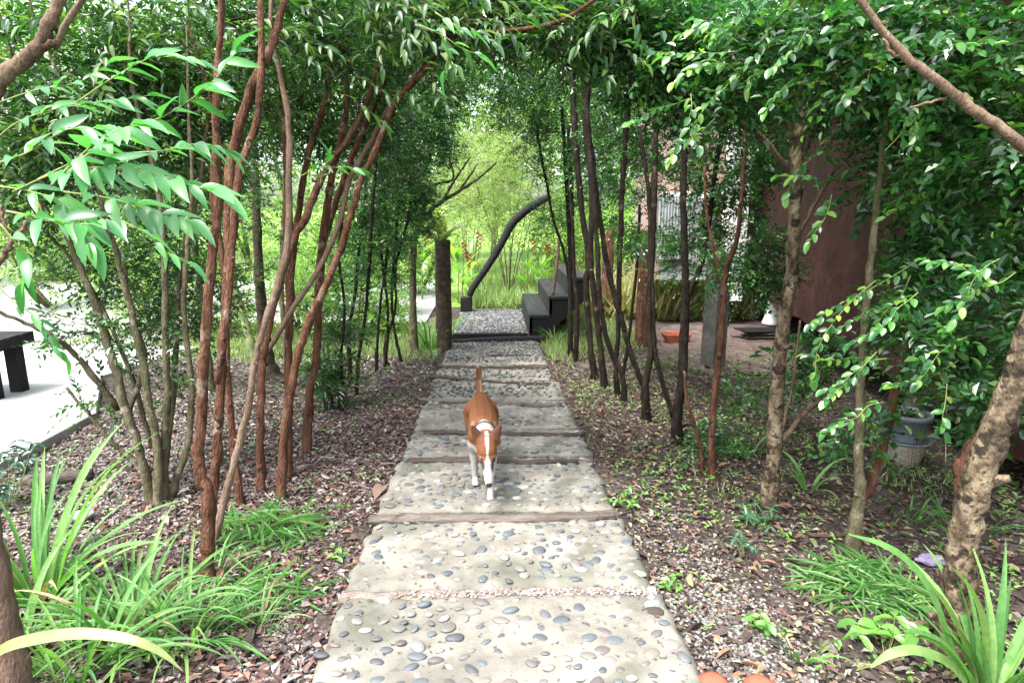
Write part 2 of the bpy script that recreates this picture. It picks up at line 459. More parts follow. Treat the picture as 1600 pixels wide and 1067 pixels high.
def prism(poly, z0, z1):
    """poly: list of xy (ccw) -> verts, faces as python lists"""
    n = len(poly)
    V = [(x, y, z0) for x, y in poly] + [(x, y, z1) for x, y in poly]
    F = [list(range(n))[::-1], list(range(n, 2 * n))] + [[i, (i + 1) % n, n + (i + 1) % n, n + i] for i in range(n)]
    return V, F

def py_mesh(name, V, F, mat, smooth=False):
    me = bpy.data.meshes.new(name)
    me.from_pydata([tuple(v) for v in V], [], [list(map(int, f)) for f in F])
    me.materials.append(mat)
    if smooth:
        me.polygons.foreach_set('use_smooth', [True] * len(me.polygons))
    me.update()
    return me

def lathe(profile, seg=24):
    V, F = [], []
    for r, z in profile:
        for k in range(seg):
            a = 2 * math.pi * k / seg
            V.append((r * math.cos(a), r * math.sin(a), z))
    for i in range(len(profile) - 1):
        for k in range(seg):
            k2 = (k + 1) % seg
            F.append((i * seg + k, i * seg + k2, (i + 1) * seg + k2, (i + 1) * seg + k))
    return V, F

# ------------------------------------------------------------------ leaves
def norm(a):
    return a / (np.linalg.norm(a, axis=-1, keepdims=True) + 1e-9)

def stamp_leaves(B, D, U, L, Wd, fold=0.25, simple=False):
    """B base points, D direction, U approx up normal, L length, Wd width (all n). -> V, faces"""
    D = norm(D); X = norm(np.cross(D, U)); Nn = np.cross(X, D)
    L = L[:, None]; Wd = Wd[:, None]
    if simple:
        pts = [B, B + D * L * .42 + X * Wd * .5 + Nn * Wd * fold, B + D * L - Nn * L * .12, B + D * L * .42 - X * Wd * .5 + Nn * Wd * fold]
        V = np.stack(pts, 1).reshape(-1, 3)
        i = np.arange(len(B))[:, None] * 4
        T = np.vstack([i + np.array([[0, 2, 1]]), i + np.array([[0, 3, 2]])])
        return V, [T], 4
    pts = [B, B + D * L * .22 + X * Wd * .36 + Nn * Wd * fold * .7, B + D * L * .62 + X * Wd * .42 + Nn * Wd * fold * .8 - Nn * L * .05, B + D * L - Nn * L * .16,
           B + D * L * .62 - X * Wd * .42 + Nn * Wd * fold * .8 - Nn * L * .05, B + D * L * .22 - X * Wd * .36 + Nn * Wd * fold * .7]
    V = np.stack(pts, 1).reshape(-1, 3)
    i = np.arange(len(B))[:, None] * 6
    Q = np.vstack([i + np.array([[0, 3, 2, 1]]), i + np.array([[0, 5, 4, 3]])])
    return V, [Q], 6

def sprays(acc, C, D, size, nl, length, aspect, simple=False, droop=0.25, mi_leaf=1, mi_twig=0, twigr=0.0012, mirror=False):
    """N sprays at C heading D; every spray is a thin twig with nl leaves"""
    n = len(C)
    if n == 0:
        return
    D = norm(D)
    s = size * rng.uniform(0.7, 1.3, n)
    up = np.tile([0, 0, 1.0], (n, 1)) + rng.normal(0, .35, (n, 3))
    X = norm(np.cross(D, up)); Nn = norm(np.cross(X, D))
    ln = length * rng.uniform(0.6, 1.25, n)
    t = (np.arange(nl) + 0.6) / nl
    base = C[:, None, :] + D[:, None, :] * (ln[:, None] * t[None, :])[..., None] - np.array([0, 0, 1.0]) * (droop * ln[:, None] * t[None, :] ** 2)[..., None]
    side = np.where(np.arange(nl) % 2 == 0, 1.0, -1.0)[None, :, None] * np.ones((n, 1, 1))
    spread = (1.1 - 0.7 * t)[None, :, None] * rng.uniform(.6, 1.3, (n, nl, 1))
    ld = D[:, None, :] * .75 + X[:, None, :] * side * spread + Nn[:, None, :] * rng.normal(0.05, .3, (n, nl, 1)) - np.array([0, 0, 1.0]) * rng.uniform(-.25, .38, (n, nl, 1))
    un = Nn[:, None, :] + rng.normal(0, .35, (n, nl, 3))
    L = (s[:, None] * rng.uniform(.65, 1.15, (n, nl)) * (1 - .3 * np.abs(t - .5))[None, :])
    B = base.reshape(-1, 3); ld = ld.reshape(-1, 3); un = un.reshape(-1, 3); L = L.ravel()
    keep = rng.random(len(L)) > 0.1
    B, ld, un, L = B[keep], ld[keep], un[keep], L[keep]
    V, F, k = stamp_leaves(B, ld, un, L, L * aspect * rng.uniform(.85, 1.15, len(L)), simple=simple)
    sp_r = np.repeat(np.clip(rng.beta(1.25, 1.7, n), 0, 1), nl)[keep]
    rnd = np.clip(sp_r + rng.normal(0, .12, len(L)), 0, 1)
    acc.add(V, F, mi_leaf, np.repeat(rnd, k))
    # twig: a 3-sided sliver from C to end
    e = C + D * ln[:, None] - np.array([0, 0, 1.0]) * (droop * ln)[:, None]
    w = twigr
    V = np.stack([C + X * w, C - X * w * .5 + Nn * w, C - X * w * .5 - Nn * w, e], 1).reshape(-1, 3)
    i = np.arange(n)[:, None] * 4
    T = np.vstack([i + np.array([[0, 1, 3]]), i + np.array([[1, 2, 3]]), i + np.array([[2, 0, 3]])])
    acc.add(V, [T], mi_twig, .5)

def blob_pts(b, n):
    """sample targets in an ellipsoid given in photo terms: (px, py, Y, wx, wy, ry, ...)"""
    px, py, Y, wx, wy, ry = b[:6]
    c = np.array(P(px, py, Y)); dp = depth(c)
    q = rng.normal(size=(n, 3)); q = norm(q) * rng.random((n, 1)) ** (1 / 2.6)
    return c + q * np.array([wx / F * dp, ry, wy / F * dp])

def grow_crown(acc, stems, blobs, leaf, aspect, per=80, nl=10, simple=False, brr=0.006, droop=0.2, spray_len=0.24):
    """branches from the stems to points inside the blobs, each carrying sprays of leaves; blob[6] = number of branches"""
    SP = np.vstack(stems)
    pool = SP.copy()
    for b in blobs:
        nb = int(b[6])
        T = blob_pts(b, nb)
        T = T[np.argsort([np.min(np.linalg.norm(SP - q, axis=1)) for q in T])]
        for tg in T:
            # grow from the nearest limb or earlier branch, so that boughs divide again and again
            d = np.linalg.norm(pool - tg, axis=1) + .5 * np.clip(pool[:, 2] - tg[2] + .05, 0, 9) + rng.random(len(pool)) * .12
            s = pool[np.argmin(d)]
            dist = np.linalg.norm(tg - s)
            mid = (s + tg) / 2 + rng.normal(0, .10 * dist + .02, 3) + np.array([0, 0, .12 * dist])
            t = np.linspace(0, 1, 7)[:, None]
            path = (1 - t) ** 2 * s + 2 * t * (1 - t) * mid + t ** 2 * tg
            path += rng.normal(0, .012 * dist + .003, path.shape) * np.sin(t * math.pi)
            r = np.linspace(brr * min(1.6, .5 + dist * .6), brr * .25, 7)
            V, Q, Tt = tube(path, r, 4, caps=False)
            acc.add(V, [Q], 0, .5)
            pool = np.vstack([pool, path[2:]])
            # sprays near the outer end
            ns = max(2, int(per / nl))
            reach = min(1.0, .75 / max(dist, .05))
            ti = 1 - reach * rng.random(ns) ** 1.4
            C = np.stack([np.interp(ti, t[:, 0], path[:, k]) for k in range(3)], 1)
            C += rng.normal(0, .035 + .035 * min(dist, 1.5), C.shape)
            dr = norm(tg - mid) * .6 + rng.normal(0, .75, (ns, 3)) * np.array([1, 1, .55])
            sprays(acc, C, dr, leaf, nl, spray_len, aspect, simple=simple, droop=droop)

def stem_path(pts, dY=0.0, Y=None, sink=0.06, ground=True, extend=True):
    """pts: (px, py, width_px) from the foot up. Returns points and radii in metres"""
    if ground:
        g = G(pts[0][0], pts[0][1])
        Y0 = g.y
    else:
        Y0 = Y
    n = len(pts)
    out, rad = [], []
    for i, p in enumerate(pts):
        y = Y0 + dY * (i / max(1, n - 1)) + (p[3] if len(p) > 3 else 0)
        q = np.array(P(p[0], p[1], y)) if (i or not ground) else np.array(g)
        out.append(q); rad.append(p[2] * .43 / F * depth(q))
    if ground:
        out[0][2] -= sink
        rad[0] *= 1.4
    if extend and pts[-1][2] >= 8:
        d = out[-1] - out[-2]; d /= np.linalg.norm(d) + 1e-9
        for k in (1, 2, 3):
            out.append(out[-1] + (d * .5 + np.array([0, 0, .3])) * .6 + rng.normal(0, .05, 3)); rad.append(rad[-1] * .68)
    return np.array(out), np.array(rad)

LEAFMESH = {}
def leaf_mesh(kind, k, mat):
    """a leaf of its own: unit length along +X, cupped and drooping; about 40 triangles"""
    key = (kind, k, mat.name)
    if key in LEAFMESH:
        return LEAFMESH[key]
    r = random.Random(k * 31 + len(kind))
    n = 9
    asp = {'lance': .33, 'round': .58, 'long': .2}[kind] * r.uniform(.85, 1.12)
    droop = r.uniform(.05, .32); cup = r.uniform(.10, .30); twist = r.uniform(-.5, .5)
    V, Fc = [], []
    for i in range(n):
        t = i / (n - 1)
        if kind == 'lance':
            w = (t + .004) ** .62 * (1 - t) ** .98 / .345
        elif kind == 'round':
            w = math.sin(math.pi * t ** 1.05) ** .62 if 0 < t < 1 else 0
        else:
            w = math.sin(math.pi * t ** .8) ** .9 if 0 < t < 1 else 0
        w = w * asp / 2 + .004
        z = -droop * t * t
        tw = twist * t
        for s in (-1, 0, 1):
            y = s * w; zz = z + abs(s) * w * cup * 2 * (1 + .3 * math.sin(7 * t))
            V.append((t, y * math.cos(tw) - zz * 0, zz + y * math.sin(tw)))
    for i in range(n - 1):
        a = i * 3
        Fc += [(a, a + 1, a + 4, a + 3), (a + 1, a + 2, a + 5, a + 4)]
    me = py_mesh('leaf', V, Fc, mat, smooth=True)
    LEAFMESH[key] = me
    return me

def frame_rot(d, up):
    d = Vector(d).normalized(); up = Vector(up)
    y = up.cross(d)
    if y.length < 1e-4:
        y = Vector((0, 1, 0))
    y.normalize(); z = d.cross(y)
    return Matrix((d, y, z)).transposed().to_euler()

def leafy_twig(root, acc, path, r0, kind, mats, size, spacing=0.035, start=0.25, jit=.3, up=(0, 0, 1), pair=False, budget=None, terminal=True):
    """a twig tube added to acc with single leaf objects parented to root, in world coordinates"""
    base = np.array(root.location)
    p, r = smooth_line(path, np.linspace(r0, r0 * .3, len(path)), 6)
    V, Q, T = tube(p, r, 5)
    acc.add(V, [Q, T], 0, .5)
    seg = np.linalg.norm(np.diff(p, axis=0), axis=1); cum = np.concatenate([[0], np.cumsum(seg)])
    L = cum[-1]; s = L * start; side = 1
    while s < L:
        if budget is not None:
            if budget[0] <= 0:
                return
        q = np.array([np.interp(s, cum, p[:, k]) for k in range(3)])
        i = min(len(p) - 2, max(0, np.searchsorted(cum, s) - 1))
        tg = norm(p[i + 1] - p[i])
        u = np.array(up) + np.array([random.gauss(0, jit) for _ in range(3)])
        X = norm(np.cross(tg, u))
        for sd in ((1, -1) if pair else (side,)):
            t = s / L
            d = tg * (.35 + .6 * t) + X * sd * random.uniform(.5, 1.0) * (1.15 - .6 * t) + np.array([0, 0, random.uniform(-.55, .35)])
            u = u + np.array([0, -.45, 0])
            sc = size * random.uniform(.7, 1.12) * (1 - .3 * abs(t - .6))
            o = link('leaf', leaf_mesh(kind, random.randrange(4), random.choice(mats)), root, loc=tuple(q - base), rot=frame_rot(d, u), scale=sc)
            if budget is not None:
                budget[0] -= 1
        side = -side
        s += spacing * random.uniform(.75, 1.3)
    if terminal:
        d = norm(p[-1] - p[-2]) + np.array([0, 0, -.1])
        link('leaf', leaf_mesh(kind, random.randrange(4), random.choice(mats)), root, loc=tuple(p[-1] - base), rot=frame_rot(d, up), scale=size)

# ================================================================== GROUND
def grid_sheet(name, x0, x1, y0, y1, step, mat, lift=0.0, hole=None, edge=None):
    xs = np.arange(x0, x1 + step / 2, step); ys = np.arange(y0, y1 + step / 2, step)
    Xg, Yg = np.meshgrid(xs, ys)
    Z = gz(Xg, Yg) + lift + rng.normal(0, .006, Xg.shape)
    V = np.stack([Xg, Yg, Z], -1).reshape(-1, 3)
    nx = len(xs); i = (np.arange(len(ys) - 1)[:, None] * nx + np.arange(nx - 1)[None, :]).ravel()
    Q = np.stack([i, i + 1, i + nx + 1, i + nx], 1)
    return structure(link(name, np_mesh(name, V, [Q], [mat], smooth=True)))

grid_sheet('ground', -9, 9, -4, 14.5, 0.18, M['soil'])
# far ground: one sheet to the horizon, a little below the near soil
V = [(-300, -60, -0.72 + 3.66 + .5 * 0), (300, -60, 2.94), (300, -4, .20), (-300, -4, .20), (-300, 10.6, -.70), (300, 10.6, -.70), (300, 350, -.70), (-300, 350, -.70)]
V = [(x, y, z - 0.02) for x, y, z in V]
structure(link('lawn', py_mesh('lawn', V, [(0, 1, 2, 3), (3, 2, 5, 4), (4, 5, 6, 7)], M['lawn'])))

# bare pale earth under the raised house
def poly_sheet(name, pts, mat, lift, inner=None, step=.25):
    """fan of a polygon laid on the ground"""
    c = np.mean([(p[0], p[1]) for p in pts], axis=0)
    ring = []
    n = len(pts)
    for i in range(n):
        a, b = np.array(pts[i][:2]), np.array(pts[(i + 1) % n][:2])
        m = max(1, int(np.linalg.norm(b - a) / step))
        for k in range(m):
            ring.append(a + (b - a) * k / m)
    ring = np.array(ring)
    ring = ring + rng.normal(0, .05, ring.shape)
    V, Fc = [(c[0], c[1], float(gz(*c)) + lift)], []
    rings = 14
    for j in range(1, rings + 1):
        q = c + (ring - c) * j / rings
        V += [(x, y, float(gz(x, y)) + lift) for x, y in q]
    m = len(ring)
    for k in range(m):
        Fc.append((0, 1 + k, 1 + (k + 1) % m))
        for j in range(rings - 1):
            a = 1 + j * m
            Fc.append((a + k, a + (k + 1) % m, a + m + (k + 1) % m, a + m + k)[::-1])
    return structure(link(name, py_mesh(name, V, Fc, mat, smooth=True)))

g = lambda *a: tuple(G(*a))[:2]
poly_sheet('bare_earth', [g(1020, 560), g(1120, 590), g(1260, 575), g(1330, 540), g(1240, 505), g(1100, 500), g(1030, 515)], M['pale_dirt'], 0.014)

# pale concrete yard on the left
def slab(name, pts, mat, h, sink=.25):
    V = [(x, y, float(gz(x, y)) + h) for x, y in pts] + [(x, y, float(gz(x, y)) - sink) for x, y in pts]
    n = len(pts)
    Fc = [list(range(n))] + [[i, n + i, n + (i + 1) % n, (i + 1) % n] for i in range(n)]
    o = structure(link(name, py_mesh(name, V, Fc, mat)))
    bevel_obj(o, .012)
    return o
a, b, c, d = g(88, 740), g(152, 655), g(160, 592), g(-30, 612)
slab('yard_paving', [(-7.5, a[1] - .5), (a[0] - .35, a[1] - .45), b, c, d, (-7.5, d[1])], M['yard'], 0.07)
slab('yard_paving', [(-14, d[1] + .03), (d[0], d[1] + .03), (c[0], c[1] + .03), (c[0] + .05, 10.2), (-5.6, 10.2), (-5.6, 12.28), (-14, 12.28)], M['yard'], 0.045)
V = [(-40, 12.3, -.60), (-1.3, 12.3, -.60), (-1.3, 21, -.60), (-5, 31, -.60), (-40, 31, -.60)]
structure(link('driveway', py_mesh('driveway', V, [(0, 1, 2, 3, 4)], M['yard'])))

# ================================================================== PATH
LOGY = [1067 + 25, 937, 812, 722, 678, 631, 600, 575, 533]
YB = [1.55] + [G(775, y).y for y in LOGY[1:]]
def slab_edges(Y):
    return -0.70 + .03, .70 + .03
slabs = []
H = .055
def uneven(seed):
    r = np.random.default_rng(seed)
    ph = r.uniform(0, 6.28, 6); am = r.uniform(.002, .0065, 6); fr = r.uniform(3, 26, 6)
    return lambda t: float(np.sum(am * np.sin(fr * t + ph)))
for i in range(len(YB) - 1):
    y0, y1 = YB[i] + .035, YB[i + 1] - .035
    nx, ny = 40, max(10, int((y1 - y0) / .035))
    eL, eR = uneven(i * 3 + 1), uneven(i * 3 + 2)
    eF, eB = uneven(i * 3 + 50), uneven(i * 3 + 51)
    dx = [0.02, .0, -.01, .01, 0, .02, -.02, 0, 0][i]
    V = []
    noise = np.random.default_rng(i)
    bumps = noise.normal(0, .0035, (ny + 1, nx + 1))
    def edge_xy(u, v):
        yy = y0 + eF(u * 3) * .8 + (y1 - y0 + eB(u * 3 + 2) * .8 - eF(u * 3) * .8) * v
        xl = -.69 + dx + eL(yy * 1.5); xr = .74 + dx + eR(yy * 1.5)
        return xl + (xr - xl) * u, yy
    for a_ in range(ny + 1):
        for b_ in range(nx + 1):
            x, y = edge_xy(b_ / nx, a_ / ny)
            e = min(b_, nx - b_, a_ * 1.5, (ny - a_) * 1.5) / 1.0
            V.append((x, y, -SL * y + H - .022 * max(0, 1 - e / 1.2) ** 2 + bumps[a_, b_] + .006 * math.sin(x * 5 + i) * math.sin(y * 6)))
    Fc = []
    for a_ in range(ny):
        for b_ in range(nx):
            k = a_ * (nx + 1) + b_
            Fc.append((k, k + 1, k + nx + 2, k + nx + 1))
    rim = [b_ for b_ in range(nx + 1)] + [a_ * (nx + 1) + nx for a_ in range(1, ny + 1)] + [ny * (nx + 1) + b_ for b_ in range(nx - 1, -1, -1)] + [a_ * (nx + 1) for a_ in range(ny - 1, 0, -1)]
    s0 = len(V)
    for k in rim:
        V.append((V[k][0], V[k][1], V[k][2] - .12))
    m = len(rim)
    for k in range(m):
        Fc.append((rim[k], s0 + k, s0 + (k + 1) % m, rim[(k + 1) % m]))
    base = Vector((0, (y0 + y1) / 2, -SL * (y0 + y1) / 2))
    me = py_mesh('path_slab', [Vector(v) - base for v in V], Fc, M['concrete'], smooth=False)
    me.polygons.foreach_set('use_smooth', [True] * (nx * ny) + [False] * m)
    o = structure(link('path_slab', me, loc=base))
    slabs.append((o, y0, y1, base, edge_xy))

# pebbles: a few flattened stones, shared
def pebble_mesh(k):
    bm = bmesh.new()
    bmesh.ops.create_icosphere(bm, subdivisions=2, radius=1)
    r = np.random.default_rng(k)
    ph = r.uniform(0, 6, 6)
    for v in bm.verts:
        c = v.co
        f = 1 + .10 * math.sin(2 * c.x + ph[0]) * math.cos(2.3 * c.y + ph[1]) + .09 * math.sin(3 * c.y + ph[2]) + .06 * math.sin(4 * c.x * c.y + ph[3])
        v.co = Vector((c.x * f, c.y * f * r.uniform(.98, 1.02), c.z * f))
    me = bpy.data.meshes.new('pebble'); bm.to_mesh(me); bm.free()
    me.materials.append(M['pebble'])
    me.polygons.foreach_set('use_smooth', [True] * len(me.polygons))
    return me
PEB = [pebble_mesh(k) for k in range(6)]
ico = bmesh.new(); bmesh.ops.create_icosphere(ico, subdivisions=1, radius=1)
ICO_V = np.array([v.co[:] for v in ico.verts]); ICO_F = np.array([[v.index for v in f.verts] for f in ico.faces]); ico.free()

def blue_noise(w, h, n, tries=14):
    pts = np.array([[rng.random() * w, rng.random() * h]])
    while len(pts) < n:
        c = rng.random((tries, 2)) * (w, h)
        d = ((c[:, None] - pts[None]) ** 2).sum(-1).min(1)
        pts = np.vstack([pts, c[np.argmax(d)]])
    return pts

def scatter_ico(name, pos, size, mats, parent=None, base=(0, 0, 0), flat=.5):
    n = len(pos)
    a = rng.uniform(0, 6.28, n); ca, sa = np.cos(a), np.sin(a)
    sx = size * rng.uniform(.8, 1.35, n); sy = size * rng.uniform(.6, .9, n); sz = size * flat * rng.uniform(.8, 1.2, n)
    v = ICO_V[None] * np.stack([sx, sy, sz], 1)[:, None, :] * rng.uniform(.88, 1.12, (n, len(ICO_V), 1))
    x = v[..., 0] * ca[:, None] - v[..., 1] * sa[:, None]; y = v[..., 0] * sa[:, None] + v[..., 1] * ca[:, None]
    V = np.stack([x, y, v[..., 2]], -1) + (pos - np.asarray(base))[:, None, :]
    Fs = (np.arange(n)[:, None, None] * len(ICO_V) + ICO_F[None]).reshape(-1, 3)
    me = np_mesh(name, V.reshape(-1, 3), [Fs], mats, rnd=np.repeat(rng.random(n), len(ICO_V)), smooth=True)
    return link(name, me, parent)

for i, (o, y0, y1, base, exy) in enumerate(slabs):
    w = 1.3; h = y1 - y0
    dens = [140, 145, 160, 160, 165, 170, 175, 190][i]
    n = int(w * h * dens)
    pts = blue_noise(1, h / w, n)
    if i < 5:
        for q in pts[:300]:
            u, v = q[0], q[1] / (h / w)
            x, y = exy(.025 + .95 * u, .04 + .92 * v)
            big = random.random() ** 2.2
            s = (.0175 + .021 * big) * (1.05 if i < 3 else .95)
            asp = random.uniform(.55, .85)
            tilt = random.gauss(0, .09)
            z = -SL * y + H - base.z + .001
            link('pebble', random.choice(PEB), o, loc=(x - base.x, y - base.y, z - .0003), rot=(tilt, random.gauss(0, .09), random.gauss(0, .55)), scale=(s, s * asp, s * random.uniform(.26, .42)))
    else:
        xs = np.array([exy(.025 + .95 * q[0], .04 + .92 * q[1] / (h / w)) for q in pts])
        pos = np.stack([xs[:, 0], xs[:, 1], -SL * xs[:, 1] + H + .006], 1)
        so = scatter_ico('pebbles', pos, .023, [M['pebble_s']], o, base, flat=.5)
        so['kind'] = 'stuff'
# a few larger loose stones along the right edge of the nearest slabs
def loose_stone(px, py, s, cols=None, label='', cat='stone', mat=None):
    p = G(px, py)
    me = random.choice(PEB).copy()
    me.materials.clear(); me.materials.append(mat or M['pebble'])
    o = link('loose_stone', me, loc=(p.x, p.y, p.z + .045), rot=(random.gauss(0, .1), random.gauss(0, .1), random.gauss(0, .4)), scale=(s, s * .7, s * .42))
    return tag(o, label, cat)
loose_stone(1020, 973, .052, label='large oval tan stone lying on the right rim of the nearest slab', mat=M['old_plank'])
loose_stone(1018, 958, .045, label='flat blue grey stone just behind the oval stone on the right rim', mat=M['grey_plastic'])
loose_stone(976, 884, .046, label='flat pinkish stone on the right rim of the second slab', mat=M['brown_conc'])
loose_stone(968, 893, .034, label='small dark stone just in front of the flat pinkish stone', mat=M['conc_post'])
loose_stone(130, 815, .07, label='pale flat stone lying in the gravel beside the strappy plant', mat=M['yard'])

# gravel strip between slabs one and two
mj = [(-.70, YB[1] - .045), (.74, YB[1] - .045), (.74, YB[1] + .045), (-.70, YB[1] + .045)]
o = structure(link('mortar_joint', py_mesh('mortar_joint', *prism(mj, -SL * YB[1] - .05, -SL * YB[1] + .030), rough_mat('tan_mortar', [(0.10, 0.08, 0.065), (0.17, 0.14, 0.12), (0.24, 0.20, 0.175)], scale=14, detail=12, bump=.8, bscale=60))))
n = 420
xx = .74 - 1.2 * rng.random(n) ** 1.5; yy = YB[1] + rng.normal(0, .02, n)
so = stuff(scatter_ico('gravel', np.stack([xx, yy, -SL * yy + .032 + rng.uniform(0, .006, n)], 1), .008, [M['gravel_pale']], flat=.6), 'fine gravel filling the joint between the two nearest slabs', 'gravel')

# log edgings
def log_edging(pts, label, mat='log'):
    a = [np.array(G(p[0], p[1], .062)) for p in pts]
    rad = [max(.022, p[2] * .62 / F * depth(q)) for p, q in zip(pts, a)]
    path, r = smooth_line(a, rad, 8)
    path += rng.normal(0, .003, path.shape)
    V, Q, T = tube(path, r, 12, wob=.05)
    base = a[0]
    root = thing('log_edging', label, 'log', tuple(base), 'log edgings across the path')
    c = Acc(); c.add(V, [Q, T]); link('log', c.mesh('log', [M[mat]], base, smooth=True), root)
    # a few stubs of cut branches
    for k in range(2):
        i = random.randrange(3, len(path) - 3)
        V, Q, T = tube([path[i], path[i] + np.array([random.uniform(-.01, .01), -r[i] * 1.15, r[i] * .5])], [r[i] * .4, r[i] * .3], 6)
        c = Acc(); c.add(V, [Q, T]); link('knot', c.mesh('knot', [M[mat]], base), root)
log_edging([(578, 812, 13), (680, 811, 15), (800, 812, 14), (880, 810, 14), (963, 805, 15)], 'longest pale log edging across the path just in front of the dog')
log_edging([(640, 720, 6), (700, 720, 7), (800, 722, 6), (905, 722, 5)], 'thin dark brown log edging under the dog, second from the camera', 'dark_log')
log_edging([(662, 676, 6), (720, 677, 6), (800, 679, 8), (880, 680, 7), (910, 679, 5)], 'dark log edging level with the shoulders of the dog', 'dark_log')
log_edging([(655, 624, 5), (700, 628, 6), (760, 629, 5), (830, 634, 9), (878, 633, 6)], 'rough log edging crossing behind the dog, thicker at its right end')
log_edging([(670, 589, 7), (705, 591, 6), (780, 598, 5), (858, 600, 4)], 'slanting thin log edging that sticks out past the left rim of the path', 'dark_log')
log_edging([(684, 573, 5), (740, 575, 6), (800, 575, 7), (857, 575, 9)], 'dark log edging thickening to the right, behind the tail of the dog', 'dark_log')
log_edging([(708, 535, 8), (760, 533, 10), (800, 532, 11), (852, 531, 12)], 'round black log edging at the foot of the wooden stairs', 'black_wood')
log_edging([(762, 557, 2.5), (790, 556, 3), (830, 556, 3)], 'short thin stick pressed into the far slab', 'dark_log')

# worn crumbly strips of earth at the joint of the first slab
# ------------------------------------------------------------------ platform, stairs, railing
ZP = P(822, 521, 10.85).z
yb = 13.5
plat = structure(link('pebbled_landing', py_mesh('pebbled_landing', *prism([(-.68, 10.85), (.62, 10.85), (.62, yb), (-.62, yb)], ZP - .4, ZP), M['conc_post'])))
n = 5200
pts = blue_noise(1.0, 2.0, 1500, 10) / np.array([1.0, 2.0])
pos = np.stack([-.66 + 1.26 * pts[:, 0], 10.88 + (yb - 10.9) * pts[:, 1], np.full(len(pts), ZP + .008)], 1)
so = scatter_ico('pebbles', pos, .030, [M['pebble_s']], plat, (0, 0, 0), flat=.6); so['kind'] = 'stuff'
t = thing('landing_frame', 'low dark timber rim along the front edge of the pebbled landing', 'timber', (0, 10.8, ZP))
me = py_mesh('board', *prism([(-.70, 10.79), (.60, 10.79), (.60, 10.845), (-.70, 10.845)], ZP - .12 - ZP, .012), M['black_wood'])
me.transform(Matrix.Translation((0, -10.8, 0)))
bevel_obj(link('board', me, t))

st = P(827, 492, 10.85); st2 = P(858, 463, 10.85)
x1, zt1 = st.x, st.z; x2, zt2 = st2.x, st2.z
rise = zt2 - zt1; run = x2 - x1
t = thing('wooden_stairs', 'black timber stairs climbing to the right from the pebbled landing', 'stairs', (x1, 10.85, ZP))
y_f, y_b = 10.85, 13.6
for k in range(3):
    xa = x1 + k * run; za = zt1 + k * rise
    lo = (ZP if k == 0 else zt1 + (k - 1) * rise)
    V, Q = box_arrays(run / 2 + xa - x1 + .004, (y_b - y_f) / 2, za - .03 - ZP, run + .02, y_b - y_f, .06)
    bevel_obj(link('tread', py_mesh('tread', V, Q, M['tread']), t), .01)
    V, Q = box_arrays(xa - x1 + .03, (y_b - y_f) / 2, (lo + za - .06) / 2 - ZP, .05, y_b - y_f - .02, za - .06 - lo)
    link('riser', py_mesh('riser', V, Q, M['tread']), t)
# stringers: saw-tooth prisms front and back
def stringer(y, th):
    top = [(0 - .012, 0)]
    for k in range(3):
        top += [(k * run - .012, zt1 + k * rise - .062 - ZP), ((k + 1) * run - .012, zt1 + k * rise - .062 - ZP)]
    low = [(3 * run, zt1 + 1.3 * rise - ZP - .1), (run * 1.0, .02), (run * .5, -.12), (.1, -.16), (-.01, -.1)]
    poly = [(a_ + .02, b_) for a_, b_ in top + low]
    n = len(poly)
    V = [(px_, y, pz_) for px_, pz_ in poly] + [(px_, y + th, pz_) for px_, pz_ in poly]
    Fc = [list(range(n)), list(range(n, 2 * n))[::-1]] + [[i, n + i, n + (i + 1) % n, (i + 1) % n] for i in range(n)]
    return py_mesh('stringer', V, Fc, M['black_wood'])
link('stringer', stringer(.01, .07), t)
link('stringer', stringer(y_b - y_f - .09, .07), t)
# support post under the stairs
p = G(868, 530)
o = link('stair_post', py_mesh('stair_post', *prism([(-.06, -.05), (.06, -.05), (.06, .05), (-.06, .05)], -.1, zt1 + 1.2 * rise - float(gz(0, 12)) - .3), M['black_wood']), loc=(x1 + run * 2.1, 12, float(gz(0, 12))))
tag(o, 'short square post standing under the black stairs', 'post')

def pole(name, pts, Y, label, cat, mat, dY=0, part='pole', sides=10, ground=False, dys=None):
    A = [np.array(P(p[0], p[1], Y + (dY * i / (len(pts) - 1)))) for i, p in enumerate(pts)]
    rad = [p[2] / 2 / F * depth(q) for p, q in zip(pts, A)]
    path, r = smooth_line(A, rad, 6)
    V, Q, T = tube(path, r, sides, wob=.02)
    root = thing(name, label, cat, tuple(A[0]))
    c = Acc(); c.add(V, [Q, T])
    link(part, c.mesh(part, [M[mat]], A[0], smooth=True), root)
    return root
# stick handrail in the stair
pole('handrail_stick', [(864, 461, 5), (868, 430, 5), (872, 395, 5), (874, 360, 4)], 11.0, 'thin bare stick standing upright on the second black step', 'stick', 'tan_bark')
# curved driftwood rail on its block
root = pole('curved_rail', [(733, 462, 10), (741, 447, 10), (768, 407, 11), (788, 372, 12), (800, 350, 13), (822, 329, 13), (846, 314, 12), (860, 306, 9)], 13.1,
            'thick curved dark log rising to the right as a rail over the landing', 'rail', 'black_wood', sides=14)
p0 = P(729, 488, 13.2)
hb = P(729, 464, 13.2).z - ZP
V, Q = box_arrays(0, 0, hb / 2, .24, .24, hb)
o = link('rail_block', py_mesh('rail_block', V, Q, M['black_wood']), loc=(p0.x, 13.2, ZP)); bevel_obj(o, .02)
tag(o, 'square black block holding the foot of the curved rail', 'block')

